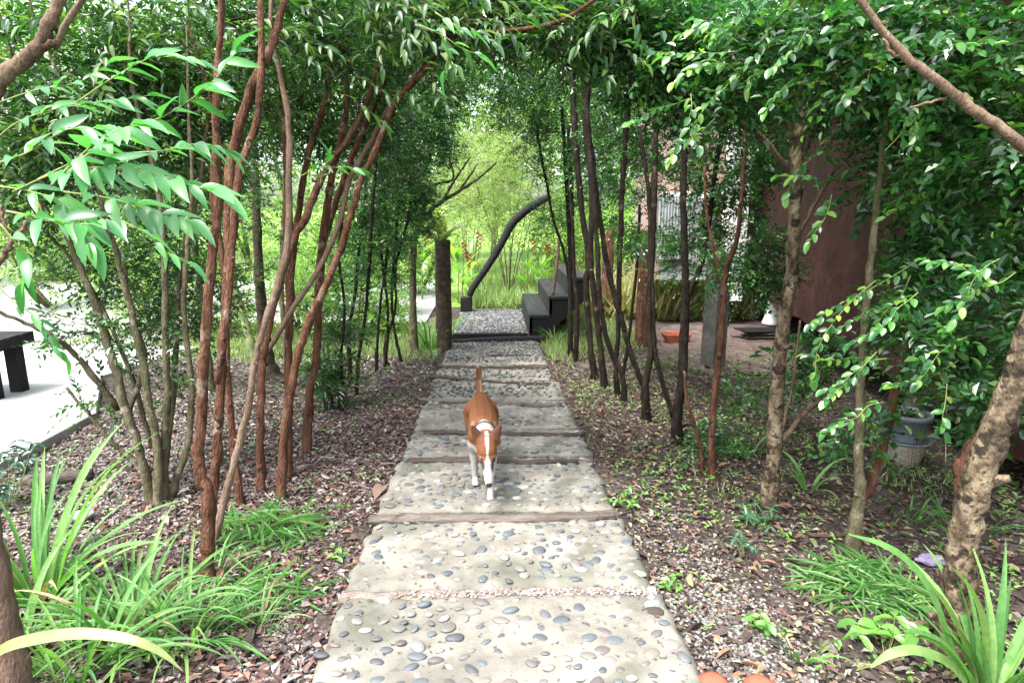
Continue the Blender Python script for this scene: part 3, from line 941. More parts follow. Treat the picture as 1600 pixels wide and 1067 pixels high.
# ------------------------------------------------------------------ posts with bromeliads
def wooden_post(px, pybot, pytop, w, label):
    b = G(px, pybot); top = P(px - 3, pytop, b.y)
    r = w / 2 / F * depth(b)
    path = np.array([[b.x, b.y, b.z - .1], [b.x, b.y, b.z + .2], [(b.x + top.x) / 2, b.y, (b.z + top.z) / 2], [top.x, b.y, top.z - .02], [top.x, b.y, top.z]])
    p_, r_ = smooth_line(path, [r * 1.12, r * 1.02, r, r * .97, r * .9], 6)
    V, Q, T = tube(p_, r_, 18, wob=.025)
    root = thing('wooden_post', label, 'post', tuple(b), 'wooden posts beside the path')
    c = Acc(); c.add(V, [Q, T]); link('post', c.mesh('post', [M['post_wood']], b, smooth=True), root)
    return top
def blade_mesh(k, L=1, w=.05, bend=.8, mat=None, n=10, name='leaf', flat=False):
    key = ('blade', k, L, w, bend, mat.name)
    if key in LEAFMESH:
        return LEAFMESH[key]
    r = random.Random(k)
    V, Fc = [], []
    ang = math.radians(r.uniform(68, 86)); x = z = 0
    tw = r.uniform(-.9, .9)
    for i in range(n + 1):
        t = i / n
        wd = w * (1 - t ** 2.4) * (.6 + .4 * min(1, t * 4)) / 2 + .0006
        nx_, nz_ = -math.sin(ang), math.cos(ang)
        for s in (-1, 0, 1):
            tt = tw * t
            V.append((x + (abs(s) * wd * .45) * nx_ + s * wd * math.sin(tt) * nx_, s * wd * math.cos(tt), z + (abs(s) * wd * .45) * nz_ + s * wd * math.sin(tt) * nz_))
        x += math.cos(ang) * L / n; z += math.sin(ang) * L / n
        ang -= bend * (0.4 + 2.0 * t) * 1.9 / n
    for i in range(n):
        a = i * 3
        Fc += [(a, a + 1, a + 4, a + 3), (a + 1, a + 2, a + 5, a + 4)]
    me = py_mesh(name, V, Fc, mat, smooth=True)
    LEAFMESH[key] = me
    return me
def rosette(loc, n, L, w, label, cat, mat, bend=.8, name='bromeliad', pot=None, group=None, lean=(.0, .75)):
    root = thing(name, label, cat, tuple(loc), group)
    if pot:
        V, Fc = lathe([(0.001, 0), (.07, 0), (.09, .12), (.1, .13), (.1, .15), (.085, .15), (.08, .11), (.001, .11)], 18)
        link('pot', py_mesh('pot', V, Fc, pot, smooth=True), root, loc=(0, 0, -.13))
    for k in range(n):
        link('leaf', blade_mesh(k % 5, 1, w, bend, mat), root, rot=(0, random.uniform(*lean), k * 2.4 + random.uniform(-.3, .3)), scale=L * random.uniform(.65, 1.1))
    return root
M['brom'] = leaf_mat('bromeliad_leaf', [(0.30, 0.42, 0.12), (0.40, 0.50, 0.18), (0.5, 0.55, 0.25)], attr=False)
tp = wooden_post(695, 549, 380, 23, 'thick mossy wooden post with a bromeliad on top, left of the landing')
rosette((tp.x, tp.y - .02, tp.z + .01), 26, .46, .30, 'pale green bromeliad growing on top of the thick mossy post', 'bromeliad', M['brom'], .42, group='bromeliads on posts')
tp = wooden_post(688, 540, 357, 13, 'thinner post half hidden behind the thick mossy post')
rosette((tp.x - .02, tp.y, tp.z + .12), 18, .36, .22, 'spiky bromeliad in a pot on the thinner post behind', 'bromeliad', M['brom'], .35, pot=M['conc_post'], group='bromeliads on posts')

# ================================================================== HOUSE on the right
ang_px = 968
a3 = P(1430, 617, 5.3); zb = a3.z
dv = ray(ang_px, 400); dv = Vector((dv.x, dv.y, 0)).normalized()
WA = (a3.x, a3.y); WB = (a3.x + dv.x, a3.y + dv.y)
def wpt(px, py):
    q = PX(px, py, WA, WB)
    return q, (Vector((q.x, q.y)) - Vector(WA)).dot(Vector(WB) - Vector(WA))
s_far = wpt(1160, 400)[1]; s_near = wpt(1600, 700)[1] - 1.2
perp = Vector((dv.y, -dv.x, 0))          # away from the path
house = thing('raised_house', 'red-brown earth plastered house raised on stumps behind the trees on the right', 'house', (WA[0], WA[1], 0))
def wall_block(name, s0, s1, z0, z1, th, off, mat, wob=None):
    """block along the wall line, thickness going away from the path"""
    V = []
    ns = 40
    for i in range(ns + 1):
        s = s0 + (s1 - s0) * i / ns
        lo = z0 + (wob(s) if wob else 0)
        for o_, z in ((off, lo), (off, z1), (off + th, z1), (off + th, lo)):
            V.append((dv.x * s + perp.x * o_, dv.y * s + perp.y * o_, z))
    Fc = []
    for i in range(ns):
        a = i * 4
        for k in range(4):
            Fc.append((a + k, a + (k + 1) % 4, a + 4 + (k + 1) % 4, a + 4 + k))
    Fc += [(0, 3, 2, 1), (ns * 4, ns * 4 + 1, ns * 4 + 2, ns * 4 + 3)]
    return link(name, py_mesh(name, V, Fc, mat), house)
wall_block('wall', s_near, s_far, zb, 3.6, .22, 0, M['red_wall'], wob=lambda s: .03 * math.sin(s * 2.1) + .012 * math.sin(s * 7))
wall_block('unseen_floor_slab', s_near + .02, s_far - .02, zb + .05, zb + .2, 4.4, .225, M['red_wall'])  # unseen floor, added to keep the space beneath the house dark
wall_block('end_wall', s_far - .22, s_far - .01, zb + .205, 3.6, 4.2, .23, M['red_wall'])
wall_block('unseen_back_wall', s_near, s_far, float(gz(0, 11)) + .02, 3.5, .2, 4.65, M['red_wall'])  # unseen wall down to the soil, added to shut light out of the underside
wall_block('roof', s_near - .5, s_far + .6, 3.62, 3.74, 6.4, -.9, M['roof'])
# flared stumps that carry it
for (px, pyb, pyt, wt, wb) in ((1298, 646, 560, 34, 52), (1500, 760, 640, 40, 56)):
    b = G(px, pyb)
    q = Vector((b.x + perp.x * .05, b.y + perp.y * .05, b.z))
    s = (Vector((q.x, q.y)) - Vector(WA)).dot(Vector(WB) - Vector(WA))
    off = .22
    cx, cy = dv.x * s + perp.x * off, dv.y * s + perp.y * off
    dpt = depth(q)
    prof = [(wb / 2 / F * dpt, -.1), (wb / 2 / F * dpt, 0), (wt / 2 / F * dpt * 1.05, (zb - q.z) * .5), (wt / 2 / F * dpt, zb + .05 - q.z)]
    V, Fc = lathe(prof, 14)
    link('stump', py_mesh('stump', V, Fc, M['brown_conc'], smooth=True), house, loc=(cx, cy, q.z))
# pink end room, white corner post and grey corrugated sheet
YPW = 12.0
def rect_block(name, root, p0, p1, Y, th, mat, dz=0):
    a_ = P(p0[0], p0[1], Y); b_ = P(p1[0], p1[1], Y)
    xa, xb = sorted((a_.x, b_.x)); za, zb_ = sorted((a_.z, b_.z))
    r = root.location
    V, Q = box_arrays((xa + xb) / 2 - r.x, Y + th / 2 - r.y, (za + zb_) / 2 - r.z, xb - xa, th, zb_ - za)
    return link(name, py_mesh(name, V, Q, mat), root)
p = P(1090, 440, YPW)
room = thing('pink_annex', 'pale pink plastered annex standing beyond the red-brown house wall', 'annex', (p.x, YPW, float(gz(0, 12))))
rect_block('wall', room, (1034, 60), (1163, 436), YPW, 1.6, M['pink_wall'])
rect_block('corner_post', room, (1150, 60), (1159, 470), YPW - .12, .1, M['white_paint'])
rect_block('ledge', room, (1058, 226), (1100, 232), YPW - .1, .095, M['white_paint'])
rect_block('ledge', room, (1034, 300), (1112, 310), YPW - .08, .075, M['white_paint'])
rect_block('base_board', room, (1034, 415), (1165, 437), YPW - .06, .055, M['grey_sheet'])
a_ = P(1028, 306, YPW - .1); b_ = P(1078, 405, YPW - .1)
nx = 60
V, Fc = [], []
for i in range(nx + 1):
    x = a_.x + (b_.x - a_.x) * i / nx
    y = YPW - .14 + .02 * math.sin(i * 1.25)
    for z in (a_.z, b_.z):
        V += [(x - room.location.x, y - YPW, z - room.location.z), (x - room.location.x, y + .004 - YPW, z - room.location.z)]
for i in range(nx):
    a = i * 4; Fc += [(a, a + 4, a + 6, a + 2), (a + 1, a + 3, a + 7, a + 5)]
link('corrugated_sheet', py_mesh('corrugated_sheet', V, Fc, M['grey_sheet']), room)
rect_block('panel', room, (1080, 312), (1112, 412), YPW - .1, .04, M['grey_sheet'])

def square_post(px, pyb, pyt, wpx, label, mat, rnd=False):
    b = G(px, pyb); top = P(px, pyt, b.y)
    r = wpx / 2 / F * depth(b); h = top.z - b.z
    root = thing('stilt_post', label, 'post', tuple(b), 'posts under the annex')
    if rnd:
        path, rr = smooth_line([(0, 0, -.1), (0, 0, h * .5), (0, 0, h)], [r * 1.1, r, r * .95], 6)
        V, Q, T = tube(path, rr, 14, wob=.015)
        c = Acc(); c.add(V, [Q, T]); link('post', c.mesh('post', [M[mat]], smooth=True), root)
    else:
        V, Q = box_arrays(0, 0, h / 2 - .05, 2 * r * .8, 2 * r * .8, h + .1)
        bevel_obj(link('post', py_mesh('post', V, Q, M[mat]), root, rot=(0, 0, .5)), .015)
    return root
square_post(1113, 574, 400, 34, 'square grey concrete post in front of the pale earth patch', 'conc_post')
square_post(1003, 541, 360, 22, 'thick red-brown round post behind the row of trunks', 'red_bark', True)
square_post(947, 498, 360, 18, 'small red post far behind the stairs', 'red_bark', True)

# things under the house
def bucket(px, py, s, label, mat, name='bucket', tilt=0):
    b = G(px, py)
    root = thing(name, label, name.replace('_', ' '), tuple(b))
    V, Fc = lathe([(0.001, 0), (.15, 0), (.155, .01), (.12, .1), (.095, .3), (.09, .4), (.075, .4), (.08, .3), (.001, .28)], 20)
    link('shell', py_mesh('shell', V, Fc, mat, smooth=True), root, scale=s)
    V, Fc = lathe([(.10, .395), (.112, .40), (.112, .425), (.09, .43), (.088, .405)], 20)
    link('rim', py_mesh('rim', V, Fc, mat, smooth=True), root, scale=s)
    return root
bucket(1206, 519, 1.25, 'upturned white plastic bucket standing on the plank stack', M['white_paint']).location.z += .16
b = G(1190, 531)
root = thing('plank_stack', 'untidy stack of dark planks on the earth under the house', 'plank stack', tuple(b))
for k in range(9):
    V, Q = box_arrays(0, 0, 0, random.uniform(.55, .8), random.uniform(.09, .14), .024)
    bevel_obj(link('plank', py_mesh('plank', V, Q, M['old_plank']), root, loc=(random.uniform(-.1, .1), random.uniform(-.12, .12), .015 + .027 * (k // 2) + .003 * (k % 2)), rot=(0, random.gauss(0, .03), random.gauss(.05, .12))), .004)
V, Q = box_arrays(0, 0, 0, .8, .4, .02)
link('plank', py_mesh('plank', V, Q, M['black_wood']), root, loc=(.0, .05, .16), rot=(0, .03, .15))
# terracotta trough
b = G(1056, 535)
root = thing('terracotta_trough', 'small terracotta trough with a round hole on the pale earth', 'trough', tuple(b))
V = []
for (z, sx, sy) in ((0, .16, .11), (.16, .23, .15), (.16, .21, .13), (.03, .145, .095)):
    V += [(-sx, -sy, z), (sx, -sy, z), (sx, sy, z), (-sx, sy, z)]
Fc = [(3, 2, 1, 0), (12, 13, 14, 15)] + [(a + k, a + (k + 1) % 4, a + 4 + (k + 1) % 4, a + 4 + k) for a in (0, 4, 8) for k in range(4)]
bevel_obj(link('body', py_mesh('body', V, Fc, M['terracotta']), root), .01)
V, Fc = lathe([(0.001, .004), (.035, .004), (.04, .0), (.035, -.03), (.001, -.03)], 14)
link('hole', py_mesh('hole', V, Fc, M['dark_log']), root, loc=(.08, -.135, .07), rot=(math.radians(68), 0, 0))  # solid dark disc; the shade inside the hole is put into its colour

# two stacked pots with a small plant
b = G(1408, 722)
root = thing('lower_pot', 'speckled stone coloured pot under a grey saucer beneath the house', 'pot', tuple(b))
s = .155
V, Fc = lathe([(0.001, 0), (s * .72, 0), (s * .75, .01), (s * .95, .15), (s * 1.0, .17), (s * .9, .17), (s * .85, .12), (.001, .12)], 28)
link('body', py_mesh('body', V, Fc, M['speckled_pot'], smooth=True), root)
V, Fc = lathe([(.001, .171), (s * 1.0, .171), (s * 1.16, .185), (s * 1.18, .195), (s * 1.16, .20), (s * 1.0, .183), (.001, .183)], 28)
link('saucer', py_mesh('saucer', V, Fc, M['grey_plastic'], smooth=True), root)
root = thing('grey_flowerpot', 'blue-grey plastic flowerpot standing on the saucer of the speckled pot', 'flowerpot', (b.x + .005, b.y, b.z + .186))
V, Fc = lathe([(0.001, 0), (s * .72, 0), (s * .74, .006), (s * .95, .17), (s * 1.02, .172), (s * 1.03, .205), (s * .98, .208), (s * .94, .175), (s * .9, .165), (.001, .16)], 28)
link('body', py_mesh('body', V, Fc, M['grey_plastic'], smooth=True), root)
V, Fc = lathe([(.001, .168), (s * .5, .172), (s * .91, .166)], 20)
link('soil', py_mesh('soil', V, Fc, M['soil'], smooth=True), root)
pl = thing('pot_plant', 'trailing leafy plant growing in the blue-grey flowerpot', 'plant', (b.x, b.y, b.z + .345))
for k in range(34):
    a = random.uniform(0, 6.28); r = random.uniform(.0, .11)
    link('leaf', leaf_mesh('round', k % 4, M['lf_roundo']), pl, loc=(r * math.cos(a), r * math.sin(a), random.uniform(.0, .14)), rot=(random.gauss(0, .5), random.uniform(-.6, .4), a), scale=random.uniform(.05, .08))
ac = Acc()
for k in range(14):
    a = random.uniform(1.6, 5.2)
    V, Q, T = tube(smooth_line([(0, 0, 0), (.1 * math.cos(a), .1 * math.sin(a), .05), (.2 * math.cos(a), .2 * math.sin(a), -.08), (.22 * math.cos(a), .22 * math.sin(a), -.25 - random.random() * .1)], [.002] * 4, 4)[0], np.full(13, .0018), 3, caps=False)
    ac.add(V, [Q])
link('stems', ac.mesh('stems', [M['twig']]), pl)

# round terracotta things at the foot of the picture
for k, (px, py, s, lb) in enumerate(((1112, 1076, .052, 'left of the round terracotta lumps at the lower edge of the gravel'), (1185, 1079, .050, 'right of the round terracotta lumps at the lower edge of the gravel'))):
    p = G(px, py)
    V, Fc = lathe([(.001, .0), (s * .8, .005), (s, s * .35), (s * .9, s * .7), (s * .5, s * .92), (.001, s)], 20)
    V = [(x * 1.15, y * (1 + .08 * math.sin(5 * x / s)), z) for x, y, z in V]
    tag(link('terracotta_lump', py_mesh('terracotta_lump', V, Fc, M['terracotta'], smooth=True), loc=tuple(p)), lb, 'terracotta')

# ------------------------------------------------------------------ left side furniture
b = P(20, 560, 5.6); gb = float(gz(0, 5.6))
root = thing('garden_bench', 'dark low timber bench at the edge of the pale yard on the left', 'bench', (P(0, 560, 6.6).x - .3, 6.6, float(gz(0, 6.6)) + .045))
hz_ = P(30, 536, 6.6).z - root.location.z
for k in range(4):
    V, Q = box_arrays(-.2, -.30 + .19 * k, hz_, 1.25, .18, .12)
    bevel_obj(link('slat', py_mesh('slat', V, Q, M['dark_board']), root), .006)
for sx in (-.7, .3):
    for sy in (-.16, .2):
        V, Q = box_arrays(sx, sy, hz_ / 2 - .03, .12, .12, hz_ - .061)
        link('leg', py_mesh('leg', V, Q, M['black_wood']), root)
b0, b1 = G(78, 757), G(146, 749)
path, r = smooth_line([np.array(b0) + (-.15, 0, .03), np.array(b0) + (0, 0, .035), np.array(b1) + (0, 0, .04)], [.045, .05, .045], 6)
V, Q, T = tube(path, r, 12, wob=.04)
root = thing('cut_log', 'short cut log with a dark sawn end lying on the gravel at left', 'log', tuple(b0))
c = Acc(); c.add(V, [Q, T]); link('log', c.mesh('log', [M['old_plank']], b0, smooth=True), root)

# ================================================================== TREES
def tree(label, stems, blobs, bark='dark_bark', leaf='lf_round', size=.05, aspect=.55, simple=True, per=80, nl=10, name='tree', cat='tree', group='small trees lining the path',
         brr=.0042, sides=9, extra=None, droop=.2, spray_len=.24, twig='twig', crown='crown'):
    """stems: list of dict(p=[(px,py,w)...], dY=..); the first foot is the thing's base"""
    paths = []
    for s in stems:
        pts, rad = stem_path(s['p'], s.get('dY', 0), Y=s.get('Y'), ground=s.get('ground', True))
        paths.append((smooth_line(pts, rad, 6), s))
    b = paths[0][0][0][0].copy(); b[2] += .05
    root = thing(name, label, cat, tuple(b), group)
    for k, ((p, r), s) in enumerate(paths):
        p = p + rng.normal(0, .0025, p.shape)
        r = r * (1 + .07 * np.sin(np.arange(len(r)) * 1.9 + k) + rng.normal(0, .03, len(r)))
        V, Q, T = tube(p, r, sides, wob=.035)
        c = Acc(); c.add(V, [Q, T])
        for q in range(s.get('knots', 3)):
            i = rng.integers(2, max(3, len(p) - 2)); a = rng.uniform(0, 6.28)
            d = np.array([math.cos(a), math.sin(a), .5])
            V, Q, T = tube([p[i], p[i] + d * r[i] * 1.7], [r[i] * .5, r[i] * .25], 6)
            c.add(V, [Q, T])
        nm = 'trunk' if k == 0 else 'stem'
        link(nm, c.mesh(nm, [M[s.get('bark', bark)]], b, smooth=True), root)
    if blobs:
        ac = Acc()
        SPl = []
        for (p, r), s in paths:
            m = max(1, int(len(p) * .3))
            SPl.append(p[m:])
        grow_crown(ac, SPl, blobs, size, aspect, per=per, nl=nl, simple=simple, brr=brr, droop=droop, spray_len=spray_len)
        link(crown, ac.mesh(crown, [M[twig], M[leaf]], b), root)
    return root, paths

# ---- left, near: red-barked multi-stem trees
t1, p1 = tree('nearest red-barked tree on the left, its stems forking just above the ground',
     [dict(p=[(322, 908, 27), (322, 880, 26), (325, 850, 25), (325, 775, 24), (312, 735, 21), (313, 662, 20), (322, 525, 19), (331, 400, 17), (340, 326, 16), (337, 187, 14), (345, 37, 12)], dY=.1),
      dict(p=[(326, 860, 18), (333, 775, 17), (341, 680, 17), (347, 556, 17), (358, 420, 18), (360, 262, 18), (392, 140, 17), (424, 75, 15), (440, 15, 13)], dY=.25),
      dict(p=[(322, 870, 12), (352, 775, 13), (384, 650, 12), (400, 556, 11), (425, 470, 12), (446, 400, 13), (452, 300, 12), (450, 180, 11)], dY=.4, bark='tan_bark'),
      dict(p=[(340, 600, 12), (356, 470, 14), (366, 350, 14), (375, 262, 13), (405, 170, 13), (408, 0, 12)], dY=.3, ground=False, Y=3.0)],
     [(300, 50, 4.1, 240, 110, .5, 80), (120, 140, 4.0, 180, 130, .5, 105), (280, 180, 4.4, 120, 90, .4, 40), (520, 30, 4.3, 200, 70, .5, 55), (640, 10, 3.8, 160, 55, .5, 40), (60, 240, 3.8, 120, 110, .4, 30)],
     'red_bark', 'lf_dark', .068, .36, simple=False, per=60, nl=9)
t2, p2 = tree('red-barked tree on the left leaning in a long arch over the path',
     [dict(p=[(437, 780, 15), (443, 690, 15), (452, 620, 15), (467, 551, 15), (480, 509, 15), (512, 439, 14), (531, 391, 13), (548, 337, 13), (563, 286, 12), (585, 239, 12), (612, 174, 11), (640, 135, 10), (680, 88, 9)], dY=.2),
      dict(p=[(407, 770, 13), (407, 690, 14), (409, 587, 15), (413, 540, 15), (436, 440, 15), (458, 375, 14), (475, 345, 14), (495, 296, 14), (510, 265, 12), (560, 190, 10), (590, 110, 10)], dY=.3),
      dict(p=[(400, 560, 9), (416, 551, 10), (461, 477, 10), (502, 414, 10), (531, 344, 10), (547, 280, 10), (577, 225, 9), (600, 182, 9), (640, 128, 8), (672, 88, 7)], dY=.3, ground=False, Y=4.1, bark='tan_bark')],
     [(640, 60, 5.0, 150, 75, .5, 60), (470, 130, 5.6, 160, 110, .6, 80), (500, 10, 4.9, 200, 60, .5, 45), (800, 10, 3.8, 170, 60, .6, 75), (930, 30, 3.6, 120, 62, .5, 60)],
     'red_bark', 'lf_dark', .068, .36, simple=False, per=60, nl=9)
t3, p3 = tree('slim dark red tree rising straight behind the arching red tree on the left',
     [dict(p=[(448, 748, 14), (450, 618, 15), (452, 500, 15), (453, 400, 17), (450, 320, 16), (446, 200, 14), (440, 100, 12)], dY=.1),
      dict(p=[(378, 790, 12), (366, 712, 13), (357, 618, 13), (352, 500, 12), (350, 420, 12)], dY=.1),
      dict(p=[(453, 440, 12), (462, 360, 12), (480, 250, 11), (510, 150, 10), (520, 60, 9)], ground=False, Y=4.4)],
     [(420, 130, 5.8, 150, 130, .6, 80), (280, 230, 5.2, 140, 120, .6, 60)],
     'red_bark', 'lf_dark', .062, .38, simple=False, per=60, nl=9)
t4, p4 = tree('dark red tree with a fork at head height standing left of the dog, third row',
     [dict(p=[(478, 706, 14), (483, 620, 15), (494, 556, 14), (498, 450, 15), (505, 370, 15), (515, 300, 14), (522, 260, 12), (540, 180, 11), (545, 80, 10)], dY=.1),
      dict(p=[(500, 400, 10), (520, 330, 12), (534, 290, 12), (560, 220, 10), (600, 130, 9)], ground=False, Y=5.0)],
     [(540, 130, 5.8, 120, 120, .7, 75), (610, 190, 6.0, 60, 110, .6, 45)],
     'red_bark', 'lf_dark', .06, .4, simple=False, per=60, nl=9)

# ---- left: bushy olive multi-stem shrub by the yard
def S_(*pts, **k):
    d = dict(p=list(pts)); d.update(k); return d
t5, p5 = tree('many-stemmed olive-barked shrub spreading over the pale yard at left',
     [S_((238, 785, 15), (222, 715, 15), (200, 650, 16), (178, 570, 15), (150, 480, 13), (125, 420, 11), (95, 340, 9)),
      S_((246, 790, 15), (246, 700, 15), (235, 640, 14), (222, 560, 13), (196, 450, 11), (165, 340, 9)),
      S_((254, 785, 14), (256, 700, 14), (262, 620, 13), (258, 520, 12), (256, 400, 10), (246, 290, 9)),
      S_((258, 780, 14), (280, 735, 13), (294, 690, 12), (300, 600, 11), (288, 500, 10), (292, 400, 9), (300, 290, 8)),
      S_((250, 760, 10), (272, 600, 11), (276, 500, 10), (290, 380, 9), (310, 300, 8)),
      S_((238, 735, 9), (192, 705, 9), (150, 660, 7), (104, 606, 5), ground=False, Y=3.95),
      S_((185, 640, 12), (125, 562, 10), (92, 532, 9), (40, 505, 7), (-20, 480, 6), ground=False, Y=3.9, dY=-.4),
      S_((200, 650, 9), (226, 560, 9), (200, 470, 8), (195, 400, 7), ground=False, Y=3.95),
      S_((238, 700, 9), (196, 560, 8), (130, 430, 7), (60, 350, 6), ground=False, Y=4.0)],
     [(200, 330, 4.3, 190, 120, .7, 75), (230, 480, 4.2, 140, 90, .6, 60), (60, 330, 4.0, 110, 130, .5, 26), (310, 420, 4.8, 70, 120, .6, 16), (230, 610, 4.0, 90, 50, .4, 10)],
     'olive_bark', 'lf_dark', .042, .5, simple=False, per=60, nl=10, cat='shrub', name='shrub', group=None, brr=.004)
t6, p6 = tree('olive shrub stem cluster half hidden behind the big shrub at left',
     [S_((330, 610, 13), (322, 540, 13), (312, 450, 12), (300, 350, 11), (290, 240, 10)), S_((345, 612, 11), (352, 520, 11), (350, 430, 10), (368, 330, 9))],
     [(290, 250, 6.8, 140, 160, .8, 60), (380, 350, 6.8, 90, 130, .7, 24), (110, 260, 6.8, 170, 150, .8, 55)],
     'olive_bark', 'lf_dark', .055, .42, simple=True, per=70, name='shrub', cat='shrub', group=None)

# ---- left, farther
tree('stout grey trunk with a flared mossy foot beyond the red stems',
     [S_((425, 590, 40), (418, 565, 27), (410, 500, 19), (404, 420, 17), (400, 300, 15), (396, 200, 13), (392, 100, 12)), S_((420, 560, 12), (404, 400, 10), (396, 300, 9), bark='green_bark')],
     [(400, 120, 8.8, 120, 120, .9, 60), (300, 60, 9.2, 120, 90, .9, 40)], 'post_wood', 'lf_round', .06, .5, per=80)
tree('green smooth stem leaning left beyond the red stems',
     [S_((402, 565, 14), (388, 520, 14), (375, 478, 14), (360, 430, 13), (338, 360, 12), (310, 260, 10)), S_((450, 560, 9), (441, 480, 9), (440, 400, 9), (450, 250, 8), bark='olive_bark')],
     [(330, 230, 9.5, 110, 120, .9, 40)], 'green_bark', 'lf_bright', .07, .4, per=70)
dk = [(592, 20), (566, 0), (612, -12)]
tree('dense dark tree with a tangle of thin stems left of the mossy post',
     [S_((628, 566, 5), (617, 520, 5), (612, 470, 5), (616, 400, 6), (626, 300, 7), (640, 180, 7)),
      S_((600, 578, 5), (606, 500, 5), (600, 430, 5), (592, 360, 6), (600, 250, 6), (622, 120, 6)),
      S_((588, 582, 5), (590, 520, 5), (596, 460, 5), (606, 380, 6), (600, 300, 6)),
      S_((610, 574, 5), (600, 545, 4), (618, 480, 4), (618, 420, 5), (640, 330, 6), (650, 240, 6))],
     [(622, 200, 8.6, 62, 130, .7, 150), (655, 320, 8.7, 32, 70, .5, 40), (600, 370, 8.4, 55, 80, .6, 50), (700, 120, 9.0, 70, 70, .7, 60), (680, 200, 9.0, 50, 60, .7, 40)],
     'dark_bark', 'lf_round', .05, .5, per=100, cat='tree')
tree('leafy dark tree with crooked thin stems just right of the forked red tree',
     [S_((556, 618, 6), (560, 560, 6), (570, 500, 6), (575, 440, 6), (582, 330, 7), (590, 200, 7)),
      S_((548, 600, 8), (545, 520, 7), (555, 460, 6), (560, 400, 6), (572, 300, 6), (560, 150, 7)),
      S_((536, 640, 5), (534, 560, 5), (538, 480, 5), (530, 400, 5), (540, 300, 6))],
     [(570, 260, 7.4, 60, 130, .6, 110), (540, 420, 7.0, 60, 80, .6, 26), (600, 60, 7.2, 90, 70, .7, 34)],
     'dark_bark', 'lf_round', .048, .5, per=90)
tree('pale straight trunk beside the mossy post with bare branches reaching right',
     [S_((646, 552, 14), (645, 470, 13), (646, 382, 13), (656, 345, 11), (653, 301, 9), (661, 271, 9), (672, 240, 8)),
      S_((656, 355, 9), (672, 330, 8), (695, 312, 7), (719, 298, 6), (749, 278, 4), (776, 254, 3), ground=False, Y=9.6, dY=.2),
      S_((690, 316, 5), (702, 296, 5), (713, 278, 4), (735, 245, 3), ground=False, Y=9.65),
      S_((716, 300, 4), (732, 278, 4), (746, 256, 2), ground=False, Y=9.75),
      S_((662, 325, 8), (668, 305, 7), (681, 288, 6), (708, 279, 4), (700, 240, 3), ground=False, Y=9.6)],
     [(690, 190, 9.8, 60, 70, .6, 40), (650, 380, 9.4, 22, 40, .3, 8)], 'olive_bark', 'lf_round', .05, .5, per=80)
# narrow-leaved understorey shrubs on the left
tree('dark green shrub with narrow leaves low beside the forked red tree',
     [S_((520, 640, 4), (516, 590, 4), (512, 540, 3)), S_((528, 638, 4), (532, 580, 4), (535, 530, 3)), S_((512, 640, 3), (500, 600, 3), (496, 560, 3))],
     [(516, 595, 6.2, 34, 45, .35, 34), (530, 520, 6.3, 28, 50, .3, 18)], 'dark_bark', 'lf_dark', .085, .22, per=50, name='shrub', cat='shrub', group=None, simple=False)
tree('bright leafy shrub in the sun between the red stems and the thin dark stems',
     [S_((505, 560, 4), (505, 500, 4), (500, 430, 3)), S_((560, 560, 4), (560, 500, 4), (565, 440, 3))],
     [(520, 480, 11.0, 70, 60, .6, 40), (590, 520, 11.5, 50, 30, .5, 20)], 'olive_bark', 'lf_bright', .10, .4, per=60, name='shrub', cat='shrub', group=None)

# ---- right row
R = []
def rtree(label, stems, blobs, **k):
    kw = dict(bark='dark_bark', leaf='lf_round', size=.042, aspect=.58, per=90)
    kw.update(k)
    return tree(label, stems, blobs, **kw)
rtree('farthest pair of thin straight trunks in the right row, beside the black stairs',
      [S_((891, 556, 8), (891, 469, 8), (891, 398, 8), (886, 300, 8), (880, 200, 7), (872, 110, 6)), S_((899, 565, 8), (902, 487, 8), (897, 416, 7), (893, 300, 7), (888, 200, 6)),
       S_((890, 440, 5), (880, 390, 5), (865, 345, 5), (855, 290, 5), (845, 240, 5), (836, 180, 4), ground=False, Y=9.2)],
      [(850, 190, 9.3, 75, 90, .8, 80), (900, 270, 9.2, 45, 80, .7, 34), (860, 340, 9.4, 30, 40, .4, 9), (790, 140, 9.0, 100, 60, .8, 80), (780, 50, 9.0, 140, 80, .8, 80)])
rtree('dark straight trunk with mossy bark, tallest of the far end of the right row',
      [S_((931, 592, 11), (923, 540, 11), (916, 451, 11), (918, 398, 10), (906, 300, 11), (898, 200, 12), (893, 100, 12))],
      [(900, 90, 8.4, 120, 90, .8, 90), (930, 240, 8.4, 50, 90, .6, 34)])
rtree('trunk of even width next nearer, close beside the mossy one in the right row',
      [S_((946, 608, 11), (938, 540, 11), (929, 469, 11), (923, 398, 11), (925, 300, 11), (915, 200, 11), (912, 100, 10))],
      [(970, 100, 7.8, 100, 90, .8, 75), (950, 300, 7.8, 45, 60, .6, 18)])
rtree('twin trunk in the right row with one stem curving out to the left',
      [S_((975, 632, 10), (973, 587, 10), (955, 551, 10), (943, 505, 10), (936, 451, 9), (934, 398, 9), (928, 300, 9), (918, 180, 9)),
       S_((967, 621, 10), (962, 576, 9), (966, 522, 9), (968, 416, 10), (972, 300, 10), (978, 200, 10), (984, 120, 9)),
       S_((973, 590, 7), (984, 515, 6), (995, 416, 6), (1000, 320, 5), ground=False, Y=7.0)],
      [(985, 190, 7.4, 70, 90, .7, 54), (1000, 50, 7.2, 120, 70, .7, 70), (975, 380, 7.3, 34, 50, .4, 10)])
